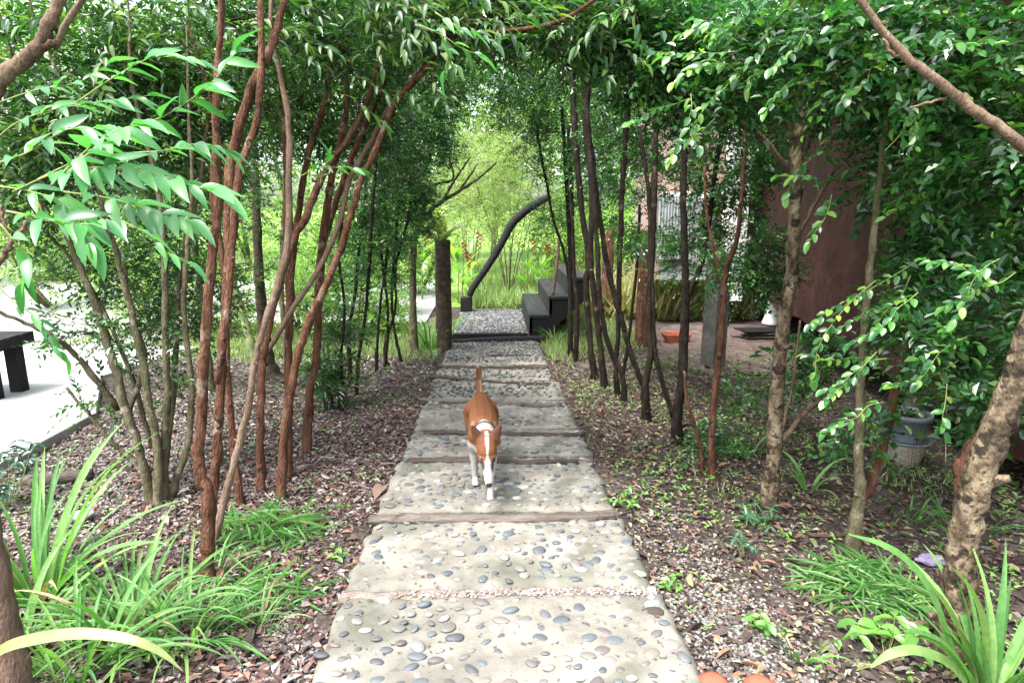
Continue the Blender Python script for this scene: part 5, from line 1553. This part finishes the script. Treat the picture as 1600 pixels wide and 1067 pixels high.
# heaps of cut grass
def heap(px, py, n, rad, hgt, label):
    b = G(px, py)
    c = Acc()
    a = rng.uniform(0, 6.28, n); r = rad * np.sqrt(rng.random(n))
    B = np.stack([b.x + r * np.cos(a), b.y + r * .7 * np.sin(a), np.zeros(n)], 1)
    B[:, 2] = gz(B[:, 0], B[:, 1]) + hgt * (1 - (r / rad) ** 2) * rng.random(n) + .008
    D = norm(np.stack([rng.normal(size=n), rng.normal(size=n), rng.normal(0, .25, n)], 1))
    V, Fs, k = stamp_leaves(B, D, np.tile([0, 0, 1.], (n, 1)) + rng.normal(0, .3, (n, 3)), rng.uniform(.07, .24, n), rng.uniform(.006, .017, n))
    c.add(V, Fs, 0, np.repeat(.35 + .65 * rng.random(n), k))
    o = link('cut_grass', c.mesh('cut_grass', [M['blade_s']], b), loc=tuple(b))
    stuff(o, label, 'cut grass')
heap(415, 835, 420, .30, .13, 'heap of freshly cut grass beside the nearest red tree')
heap(400, 930, 260, .26, .04, 'thin scatter of cut grass on the reddish leaf litter')
heap(1350, 925, 460, .28, .13, 'heap of cut grass at the foot of the forked olive trunk')
# crumpled purple grey scrap
p = G(1457, 880)
bm = bmesh.new(); bmesh.ops.create_icosphere(bm, subdivisions=3, radius=.05)
r_ = np.random.default_rng(4)
for v in bm.verts:
    v.co = Vector((v.co.x * 1.5, v.co.y * .9, v.co.z * .45)) * (1 + .18 * math.sin(v.co.x * 90) * math.cos(v.co.y * 110) + r_.normal(0, .05))
me = bpy.data.meshes.new('scrap'); bm.to_mesh(me); bm.free(); me.materials.append(rough_mat('purple_grey', [(0.13, 0.10, 0.17), (0.27, 0.23, 0.33)], scale=20, bump=.3))
tag(link('crumpled_scrap', me, loc=(p.x, p.y, p.z + .02)), 'crumpled purple grey scrap lying left of the thick peeling trunk', 'litter')
# big dead leaf left of the path
def dead_leaf(px, py, s, label, mat):
    p = G(px, py)
    o = link('dead_leaf', leaf_mesh('round', random.randrange(4), mat), loc=(p.x, p.y, p.z + .03), rot=(random.uniform(-.3, .3), -.25, random.uniform(0, 6)), scale=s)
    tag(o, label, 'leaf')
M['dead'] = leaf_mat('big_dead_leaf', [(0.13, 0.08, 0.06), (0.18, 0.12, 0.09)], attr=False, trans=.15)
dead_leaf(600, 765, .17, 'large curled brown dead leaf at the left rim of the path', M['dead'])
dead_leaf(898, 762, .03, 'tiny orange leaf lying on the slab right of the dog', M['lf_rust'])
dead_leaf(519, 1020, .07, 'curled brown leaf at the left rim of the nearest slab', M['dead'])
dead_leaf(1190, 590, .09, 'brown dead leaf on the bare earth under the house', M['dead'])

# ---- dark green plant at the left edge and other small weeds
def herb(px, py, n, h, size, kind, mats, label, cat='weed', name='weed', group=None, spread=.08, narrow=False):
    b = G(px, py)
    root = thing(name, label, cat, tuple(b), group)
    ac = Acc()
    for k in range(n):
        a = random.uniform(0, 6.28); r = spread * math.sqrt(random.random())
        z = h * random.uniform(.25, 1)
        top = (r * math.cos(a), r * math.sin(a), z)
        V, Q, T = tube(smooth_line([(top[0] * .2, top[1] * .2, 0), (top[0] * .7, top[1] * .7, z * .6), top], [.0016] * 3, 2)[0], [.0014] * 5, 3, caps=False)
        ac.add(V, [Q])
        m = 3 if kind == 'round' else 5
        for j in range(m):
            aa = a + j * 6.28 / m + random.gauss(0, .2)
            link('leaf', leaf_mesh(kind, (k + j) % 4, random.choice(mats)), root, loc=(top[0], top[1], top[2] * (1 - .12 * (j % 2))), rot=(random.gauss(0, .25), random.uniform(-.35, .35), aa), scale=size * random.uniform(.7, 1.15))
    o = link('stems', ac.mesh('stems', [M['green_twig']]), root)
    return root
M['weedo'] = leaf_mat('weed_leaf_single', [(0.07, 0.19, 0.035), (0.11, 0.27, 0.05), (0.16, 0.34, 0.07)], attr=False, rough=.45)
M['darko'] = leaf_mat('dark_glossy_leaf', [(0.012, 0.04, 0.02), (0.02, 0.06, 0.028)], attr=False, rough=.25, trans=.15)
M['bluegreen'] = leaf_mat('blue_green_leaf', [(0.04, 0.12, 0.07), (0.07, 0.17, 0.09)], attr=False, rough=.4)
herb(12, 790, 34, .42, .075, 'lance', [M['darko']], 'dark glossy bush at the left edge in front of the pale yard', cat='bush', name='bush', spread=.2)
herb(1180, 822, 12, .15, .07, 'long', [M['bluegreen']], 'blue-green narrow-leaved weed right below the mottled trunk', spread=.1)
herb(1165, 870, 7, .12, .065, 'long', [M['bluegreen']], 'smaller narrow-leaved weed in front of the blue-green one', spread=.07)
herb(970, 790, 14, .10, .035, 'round', [M['weedo']], 'patch of bright clover-like weed at the right rim of the path beside the dog', spread=.10)
herb(1385, 1030, 8, .14, .085, 'round', [M['weedo']], 'broad-leaved weed left of the lower right clump of blades', spread=.14)
herb(1190, 985, 5, .07, .05, 'round', [M['weedo']], 'small round-leaved weed in the gravel right of the nearest slab', spread=.06)
herb(540, 795, 4, .05, .03, 'round', [M['weedo']], 'tiny weed sprouting at the left rim of the path', spread=.05)
herb(1290, 690, 6, .10, .08, 'round', [M['lf_roundo']], 'seedling with round leaves left of the stacked pots', spread=.06)
herb(1060, 920, 7, .06, .04, 'round', [M['weedo']], 'small bright weed on the reddish litter right of the second slab', spread=.07)
herb(520, 870, 6, .06, .04, 'round', [M['weedo']], 'small bright weed on the reddish litter left of the second slab', spread=.06)

# tiny seedlings scattered over the litter: nobody could count them
def seedlings(n, xr, yr, size, nm, label):
    x = rng.uniform(*xr, n); y = rng.uniform(*yr, n) 
    cl = np.sin(x * 3.1 + 1) * np.sin(y * 2.3 + 2) + rng.normal(0, .6, n)
    k = (cl > .2) & (np.abs(x - .03) > .82)
    x, y = x[k], y[k]; n = len(x)
    c = Acc()
    for j in range(4):
        a = rng.uniform(0, 6.28, n)
        D = np.stack([np.cos(a), np.sin(a), rng.uniform(.1, .9, n)], 1)
        B = np.stack([x + rng.normal(0, .01, n), y + rng.normal(0, .01, n), gz(x, y) + rng.uniform(.01, .045, n)], 1)
        V, Fs, kk = stamp_leaves(B, D, np.tile([0, 0, 1.], (n, 1)), size * rng.uniform(.5, 1.3, n), size * rng.uniform(.3, .6, n))
        c.add(V, Fs, 0, np.repeat(rng.random(n), kk))
    stuff(link(nm, c.mesh(nm, [M['weed']])), label, 'seedlings')
seedlings(1300, (-3.5, -.7), (2.0, 9), .026, 'seedlings', 'tiny bright seedlings scattered over the litter left of the path')
seedlings(2800, (.8, 4), (2.0, 9), .03, 'seedlings', 'tiny bright seedlings scattered over the litter right of the path')

# ================================================================== LEAF LITTER, GRAVEL, GRASS
def litter(nm, n, xr, yr, size, mats, label, dens=None, ypow=1.4, lift=.012, curl=.35):
    y = yr[0] + (yr[1] - yr[0]) * rng.random(n) ** ypow
    x = rng.uniform(*xr, n)
    k = np.abs(x - .03) > .70 + rng.normal(0, .035, n)
    if dens is not None:
        k &= dens(x, y) > rng.random(n)
    x, y = x[k], y[k]; n = len(x)
    a = rng.uniform(0, 6.28, n)
    B = np.stack([x, y, gz(x, y) + lift * rng.uniform(.2, 1.6, n)], 1)
    D = np.stack([np.cos(a), np.sin(a), rng.normal(0, .28, n)], 1)
    U = np.tile([0, 0, 1.], (n, 1)) + rng.normal(0, curl, (n, 3))
    s = size * rng.uniform(.45, 1.35, n)
    V, Fs, kk = stamp_leaves(B, D, U, s, s * rng.uniform(.3, .6, n), fold=.25, simple=True)
    c = Acc(); c.add(V, Fs, 0, np.repeat(rng.random(n), kk))
    stuff(link(nm, c.mesh(nm, mats)), label, 'leaf litter')
litter('leaf_litter', 34000, (-3.6, -.6), (1.7, 6.5), .044, [M['litter_l']], 'reddish dead leaves covering the ground left of the path', dens=lambda x, y: np.clip(1.1 - .4 * np.abs(x + 1.2) - .05 * (y - 2), .15, 1))
litter('leaf_litter', 26000, (-4.5, -.7), (3, 11), .040, [M['litter_g']], 'greyish dead leaves covering the ground farther back on the left', ypow=1.1)
litter('leaf_litter', 56000, (.7, 4.4), (1.7, 11.5), .038, [M['litter_r']], 'dark and yellowish dead leaves covering the ground right of the path', ypow=1.2, dens=lambda x, y: np.clip(1.15 - .28 * (x - 1.2) - .03 * y, .1, 1))
n = 260
y = rng.uniform(1.6, 9.5, n); x = .03 + .70 * np.sign(rng.normal(size=n)) * rng.random(n) ** .45
a = rng.uniform(0, 6.28, n)
c = Acc(); s = .024 * rng.uniform(.4, 1.3, n)
V, Fs, kk = stamp_leaves(np.stack([x, y, -SL * y + H + .006], 1), np.stack([np.cos(a), np.sin(a), rng.normal(0, .12, n)], 1), np.tile([0, 0, 1.], (n, 1)) + rng.normal(0, .25, (n, 3)), s, s * .5)
c.add(V, Fs, 0, np.repeat(rng.random(n), kk)); stuff(link('fallen_leaves', c.mesh('fallen_leaves', [M['litter_l']])), 'small dead leaves dropped on the pebbled path', 'leaf litter')
for side, xr in (('left', (-3.4, -.72)), ('right', (.78, 3.6))):
    n = 1500
    y = 1.7 + 7 * rng.random(n) ** 1.4; x = rng.uniform(*xr, n); a = rng.uniform(0, 6.28, n)
    c = Acc(); s = .075 * rng.uniform(.5, 1.3, n)
    V, Fs, kk = stamp_leaves(np.stack([x, y, gz(x, y) + .018], 1), np.stack([np.cos(a), np.sin(a), rng.normal(0, .3, n)], 1), np.tile([0, 0, 1.], (n, 1)) + rng.normal(0, .5, (n, 3)), s, s * rng.uniform(.3, .55, n), fold=.4)
    c.add(V, Fs, 0, np.repeat(rng.random(n), kk)); stuff(link('large_dead_leaves', c.mesh('large_dead_leaves', [M['litter_l' if side == 'left' else 'litter_r']])), 'larger curled dead leaves lying on the litter ' + side + ' of the path', 'leaf litter')
def gravel(nm, n, cx, cy, sx, sy, label, s=.010):
    x = rng.normal(cx, sx, n); y = rng.normal(cy, sy, n)
    k = (np.abs(x - .03) > .72) & (y > 1.4)
    x, y = x[k], y[k]
    stuff(scatter_ico(nm, np.stack([x, y, gz(x, y) + .006], 1), s, [M['gravel']], flat=.6), label, 'gravel')
gravel('gravel', 4200, 1.0, 2.2, .16, .55, 'pale gravel along the right side of the nearest slabs')
gravel('gravel', 2500, -.85, 2.0, .13, .4, 'pale gravel along the left side of the nearest slab')
gravel('gravel', 7000, -2.5, 4.4, .6, 1.0, 'pale gravel beside the concrete yard under the olive shrub', s=.014)

def grass(nm, n, region, h, mat, label, cat='grass', w=.006):
    x, y = region(n)
    n = len(x)
    B = np.stack([x, y, gz(x, y) - .01], 1)
    D = norm(np.stack([rng.normal(0, .4, n), rng.normal(0, .4, n), np.ones(n)], 1))
    V, Fs, kk = stamp_leaves(B, D, norm(rng.normal(size=(n, 3)) * (1, 1, .1)), h * rng.uniform(.5, 1.3, n), w * rng.uniform(.7, 1.4, n), simple=True)
    c = Acc(); c.add(V, Fs, 0, np.repeat(rng.random(n), kk))
    stuff(link(nm, c.mesh(nm, [M[mat]])), label, cat)
def rect(x0, x1, y0, y1, cond=None):
    def f(n):
        x = rng.uniform(x0, x1, n); y = y0 + (y1 - y0) * rng.random(n) ** 1.3
        if cond is not None:
            k = cond(x, y); x, y = x[k], y[k]
        return x, y
    return f
grass('grass', 16000, rect(-7, -.8, 8.8, 12.3, lambda x, y: (y > 9.4 + rng.normal(0, .5, len(x))) & ((x > -4.6) | (y > 10.3))), .12, 'grassm', 'sunlit grass strip beyond the litter on the left', w=.012)
grass('grass', 9000, rect(.8, 2.6, 8.0, 15, lambda x, y: y > 8.3 + x * .9 + rng.normal(0, .5, len(x))), .12, 'grassm', 'sunlit grass around the foot of the stairs and the far trunks', w=.012)
grass('grass', 20000, rect(-.6, 9, 14, 26), .4, 'grassm', 'tall bright grass in the open garden beyond the landing', w=.03)
grass('dry_grass', 15000, rect(2.0, 7.5, 12.6, 19), .75, 'straw', 'tall straw coloured grass seen under the house and annex', w=.02)
grass('grass', 9000, rect(-14, -1.5, 19.5, 30), .3, 'grassm', 'bright grass beyond the driveway on the left', w=.04)
grass('grass', 1800, rect(1.1, 3.4, 3.6, 7.5, lambda x, y: np.sin(x * 5) * np.sin(y * 3.3 + 1) > .45), .07, 'grassm', 'thin patches of short grass on the shaded soil at right', w=.006)

# ================================================================== DOG
def build_dog():
    paw = G(765, 781, H)
    y0 = paw.y + .19
    x0 = P(756, 700, y0).x
    gzz = -SL * y0 + H + .004
    root = thing('dog', 'tan and white dog with a dark collar walking down the path, tail raised', 'dog', (x0, y0, gzz), rz=math.radians(3))
    sph = []
    def s(x, y, z, r):
        sph.append((x, y, z, r))
    def chain(pts, n=6):
        for (a, b) in zip(pts[:-1], pts[1:]):
            for k in range(n + 1):
                t = k / n
                s(*[a[i] * (1 - t) + b[i] * t for i in range(4)])
    # trunk
    chain([(0, -.06, .365, .078), (0, .0, .365, .104), (0, .10, .37, .112), (0, .22, .385, .108), (0, .34, .400, .092), (0, .44, .415, .088), (0, .52, .415, .076)], 6)
    chain([(0, -.085, .335, .06), (0, -.02, .31, .082), (0, .12, .325, .08)], 4)
    for q in (-1, 1):
        chain([(q * .046, -.02, .36, .058), (q * .052, .04, .35, .062)], 3)
        chain([(q * .048, .44, .39, .075), (q * .056, .50, .36, .072)], 3)
    # neck and head, carried low
    chain([(0, -.05, .40, .082), (0, -.12, .415, .068), (.004, -.19, .405, .060)], 5)
    HK = 1.17
    def hs(q):
        return (.004 + (q[0] - .004) * HK, -.19 + (q[1] + .19) * HK, .405 + (q[2] - .405) * HK) + tuple(r * HK for r in q[3:])
    chain([hs(q) for q in [(.006, -.225, .392, .060), (.008, -.262, .372, .056)]], 4)
    chain([hs(q) for q in [(.032, -.262, .355, .034), (.028, -.285, .335, .028)]], 3)
    chain([hs(q) for q in [(-.018, -.262, .355, .034), (-.013, -.285, .335, .028)]], 3)
    chain([hs(q) for q in [(.009, -.285, .335, .040), (.011, -.325, .285, .030), (.012, -.355, .248, .0235), (.012, -.366, .236, .020)]], 6)
    # legs
    chain([(.062, -.03, .32, .055), (.062, .0, .25, .040), (.058, -.035, .19, .029), (.045, -.085, .11, .0225), (.036, -.135, .045, .021), (.035, -.155, .022, .024), (.034, -.175, .017, .021)], 6)
    chain([(-.062, .02, .31, .055), (-.066, .055, .24, .040), (-.066, .06, .17, .028), (-.062, .07, .10, .0225), (-.060, .075, .045, .021), (-.060, .06, .024, .024), (-.060, .042, .017, .021)], 6)
    chain([(.066, .46, .35, .072), (.072, .40, .27, .052), (.074, .44, .20, .034), (.072, .52, .145, .024), (.070, .50, .07, .020), (.070, .48, .025, .024), (.070, .455, .018, .021)], 6)
    chain([(-.066, .50, .35, .072), (-.072, .48, .26, .052), (-.074, .55, .19, .034), (-.072, .64, .15, .024), (-.070, .66, .07, .020), (-.070, .645, .025, .024), (-.070, .62, .018, .021)], 6)
    # toes
    for (tx, ty) in ((.034, -.185), (-.060, .033), (.070, .447), (-.070, .612)):
        for k in (-1.5, -.5, .5, 1.5):
            s(tx + k * .0105, ty - .004 + abs(k) * .004, .013, .0115)
    # tail raised and curled over
    chain([(0, .54, .44, .030), (-.005, .60, .49, .026), (-.008, .635, .55, .027), (-.010, .63, .60, .026), (-.012, .61, .645, .019), (-.012, .59, .67, .010)], 7)
    bm = bmesh.new()
    for (x, y, z, r) in sph:
        bmesh.ops.create_icosphere(bm, subdivisions=2, radius=r, matrix=Matrix.Translation((x, y, z)))
    # ears: solid pointed shells with a cupped front
    for q in (-1, 1):
        c = Vector((.007 + q * .052, -.235, .432))
        tip = Vector((.007 + q * .092, -.250, .512))
        for k in range(9):
            t = k / 8
            p = c.lerp(tip, t)
            w = .036 * (1 - t) ** .75 + .005
            m = Matrix.Translation(p) @ Matrix.Rotation(q * .6, 4, 'Y') @ Matrix.Diagonal((w, .0105, w, 1))
            bmesh.ops.create_icosphere(bm, subdivisions=2, radius=1, matrix=m)
    me = bpy.data.meshes.new('body'); bm.to_mesh(me); bm.free()
    tmp = bpy.data.objects.new('tmp', me); COL.objects.link(tmp)
    r = tmp.modifiers.new('r', 'REMESH'); r.mode = 'VOXEL'; r.voxel_size = .0052
    sm = tmp.modifiers.new('s', 'SMOOTH'); sm.factor = .5; sm.iterations = 4
    dg = bpy.context.evaluated_depsgraph_get()
    me2 = bpy.data.meshes.new_from_object(tmp.evaluated_get(dg))
    bpy.data.objects.remove(tmp)
    me2.name = 'body'
    n = len(me2.vertices)
    co = np.empty(n * 3, np.float32); me2.vertices.foreach_get('co', co); co = co.reshape(-1, 3)
    nz = np.array([0.5 * (math.sin(37 * a + 11 * b) + math.sin(29 * b + 23 * c + 2) + math.sin(41 * c + 7 * a)) for a, b, c in co]) * .007
    x, y, z = co[:, 0], co[:, 1], co[:, 2]
    tan = np.array([.135, .055, .025]); dtan = np.array([.08, .031, .015]); white = np.array([.33, .315, .29]); dark = np.array([.02, .016, .014]); cream = np.array([.27, .17, .095]); pink = np.array([.14, .065, .05])
    def sm_(e0, e1, v):
        t = np.clip((v - e0) / (e1 - e0), 0, 1); return t * t * (3 - 2 * t)
    colr = np.tile(tan, (n, 1))
    def mixc(c, w):
        nonlocal colr
        colr = colr * (1 - w[:, None]) + c * w[:, None]
    # darker along the spine
    mixc(dtan, sm_(.43, .49, z + nz) * (np.abs(x) < .05) * (y > .05) * .6)
    # white: chest, belly line, legs, collar, blaze, muzzle, tail underside
    mixc(white, sm_(.265, .245, z + nz * 2 - .05 * (np.abs(x) < .035)))
    mixc(white, sm_(.34, .30, z + nz) * (y < .02))
    neck = sm_(-.075, -.105, y + nz + np.abs(x) * .35) * (y > -.205)
    mixc(white, neck * sm_(-.178, -.165, y + nz))
    nb = sm_(.0, -.05, y + nz + np.abs(x) * 1.3) * (y > -.18) * (z > .36)
    mixc(white, nb)
    mixc(cream, sm_(.025, .0, np.abs(np.abs(x) - .075) + np.abs(y - .02) * .5 + nz) * (z > .33) * .7)
    head = (y < -.205)
    x = np.where(head, .004 + (x - .004) / HK, x); z = np.where(head, .405 + (z - .405) / HK, z); y = np.where(head, -.19 + (y + .19) / HK, y)
    mixc(dtan, (head & (z > .40)) * .5)
    mixc(cream, sm_(.022, .008, np.sqrt((np.abs(x - .008) - .036) ** 2 + (z - .352) ** 2) + nz) * head * .5)
    bl = sm_(.0105, .005, np.abs(x - .008) + nz * .5 - .010 * sm_(.36, .32, z)) * head
    mixc(white, bl)
    mixc(white, sm_(.305, .285, z + nz * .7) * head)
    # dark smudges under the eyes
    eyez = .333
    mixc(dark, sm_(.026, .012, np.sqrt((np.abs(x - .009) - .031) ** 2 * 1.4 + (z - eyez + .014) ** 2 * .5) + nz * .5) * head * .92)
    mixc(dark, (head & (z > .44)).astype(float) * .0)
    ear = (z > .44) & head
    nrm = np.empty(n * 3, np.float32); me2.vertices.foreach_get('normal', nrm); nrm = nrm.reshape(-1, 3)
    mixc(pink * .6, (ear & (nrm[:, 1] < -.3)) * .75)
    mixc(dark, ear * sm_(.475, .495, z) * .5)
    tail = (y > .55) & (z > .47)
    mixc(cream, tail * sm_(.0, .014, x + .008 + nz) * .7)
    mixc(white, tail * sm_(.64, .67, z + nz) * .6)
    # hind legs stay tan on the outside
    mixc(tan, ((y > .36) & (np.abs(x) > .055) & (z > .17)).astype(float) * sm_(.17, .21, z + nz) * .95)
    at = me2.color_attributes.new('coat', 'FLOAT_COLOR', 'POINT')
    at.data.foreach_set('color', np.hstack([colr, np.ones((n, 1))]).astype(np.float32).ravel())
    m, t, nn, b = _mat('dog_coat')
    a = N(t, 'ShaderNodeAttribute', attribute_name='coat')
    tc = N(t, 'ShaderNodeTexCoord'); mp = N(t, 'ShaderNodeMapping'); mp.inputs['Scale'].default_value = (420, 90, 160)
    no = N(t, 'ShaderNodeTexNoise'); no.inputs['Scale'].default_value = 1; no.inputs['Detail'].default_value = 4
    t.links.new(tc.outputs['Object'], mp.inputs[0]); t.links.new(mp.outputs[0], no.inputs['Vector'])
    nr = ramp(t, [(.3, (.5, .48, .46)), (.7, (1.35, 1.35, 1.35))]); t.links.new(no.outputs[0], nr.inputs[0])
    mx = N(t, 'ShaderNodeMix', data_type='RGBA', blend_type='MULTIPLY'); mx.inputs[0].default_value = .8
    t.links.new(a.outputs['Color'], mx.inputs[6]); t.links.new(nr.outputs[0], mx.inputs[7]); t.links.new(mx.outputs[2], b.inputs['Base Color'])
    b.inputs['Roughness'].default_value = .62
    b.inputs['Specular IOR Level'].default_value = .12
    bp = N(t, 'ShaderNodeBump'); bp.inputs['Strength'].default_value = .6; bp.inputs['Distance'].default_value = .005
    t.links.new(no.outputs[0], bp.inputs['Height']); t.links.new(bp.outputs[0], b.inputs['Normal'])
    me2.materials.clear(); me2.materials.append(m)
    me2.polygons.foreach_set('use_smooth', [True] * len(me2.polygons))
    link('body', me2, root)
    root.scale = (.93, 1, 1)
    blk = rough_mat('wet_black', [(.010, .009, .009), (.022, .02, .02)], scale=60, rough=.3, bump=.1)
    def ell(name, c, r, mat, lab=None, rot=None):
        bm = bmesh.new(); bmesh.ops.create_icosphere(bm, subdivisions=3, radius=1)
        me = bpy.data.meshes.new(name); bm.to_mesh(me); bm.free(); me.materials.append(mat)
        me.polygons.foreach_set('use_smooth', [True] * len(me.polygons))
        return link(name, me, root, loc=c, scale=r, rot=rot)
    ell('nose', hs((.012, -.379, .236)), (.018, .014, .0145), blk)
    for q in (-1, 1):
        ell('eye', hs((.009 + q * .0285, -.3035, .3445)), (.010, .009, .009), blk)
    # mouth line
    V, Q, T = tube(smooth_line([hs(q) for q in [(-.010, -.345, .226), (.0, -.372, .219), (.012, -.378, .217), (.024, -.372, .219), (.034, -.345, .226)]], [.002] * 5, 4)[0], np.full(17, .0018), 5)
    c = Acc(); c.add(V, [Q, T]); link('mouth', c.mesh('mouth', [blk], smooth=True), root)
    # collar round the neck
    nk = Vector((0, -.115, .412)); ax = Vector((0, -.95, .18)).normalized()
    q = ax.to_track_quat('Z', 'Y')
    V, Fc = [], []
    seg = 36
    for k in range(seg):
        a_ = 2 * math.pi * k / seg
        for (rr, zz) in ((.0735, -.009), (.0765, -.009), (.0765, .009), (.0735, .009)):
            V.append(nk + q @ Vector((rr * 1.0 * math.cos(a_), rr * 1.03 * math.sin(a_), zz)))
    for k in range(seg):
        k2 = (k + 1) % seg
        for j in range(4):
            Fc.append((k * 4 + j, k * 4 + (j + 1) % 4, k2 * 4 + (j + 1) % 4, k2 * 4 + j))
    colm = rough_mat('dark_blue_webbing', [(.010, .014, .022), (.03, .04, .055)], scale=90, rough=.7, bump=.3)
    link('collar', py_mesh('collar', V, Fc, colm, smooth=True), root)
build_dog()
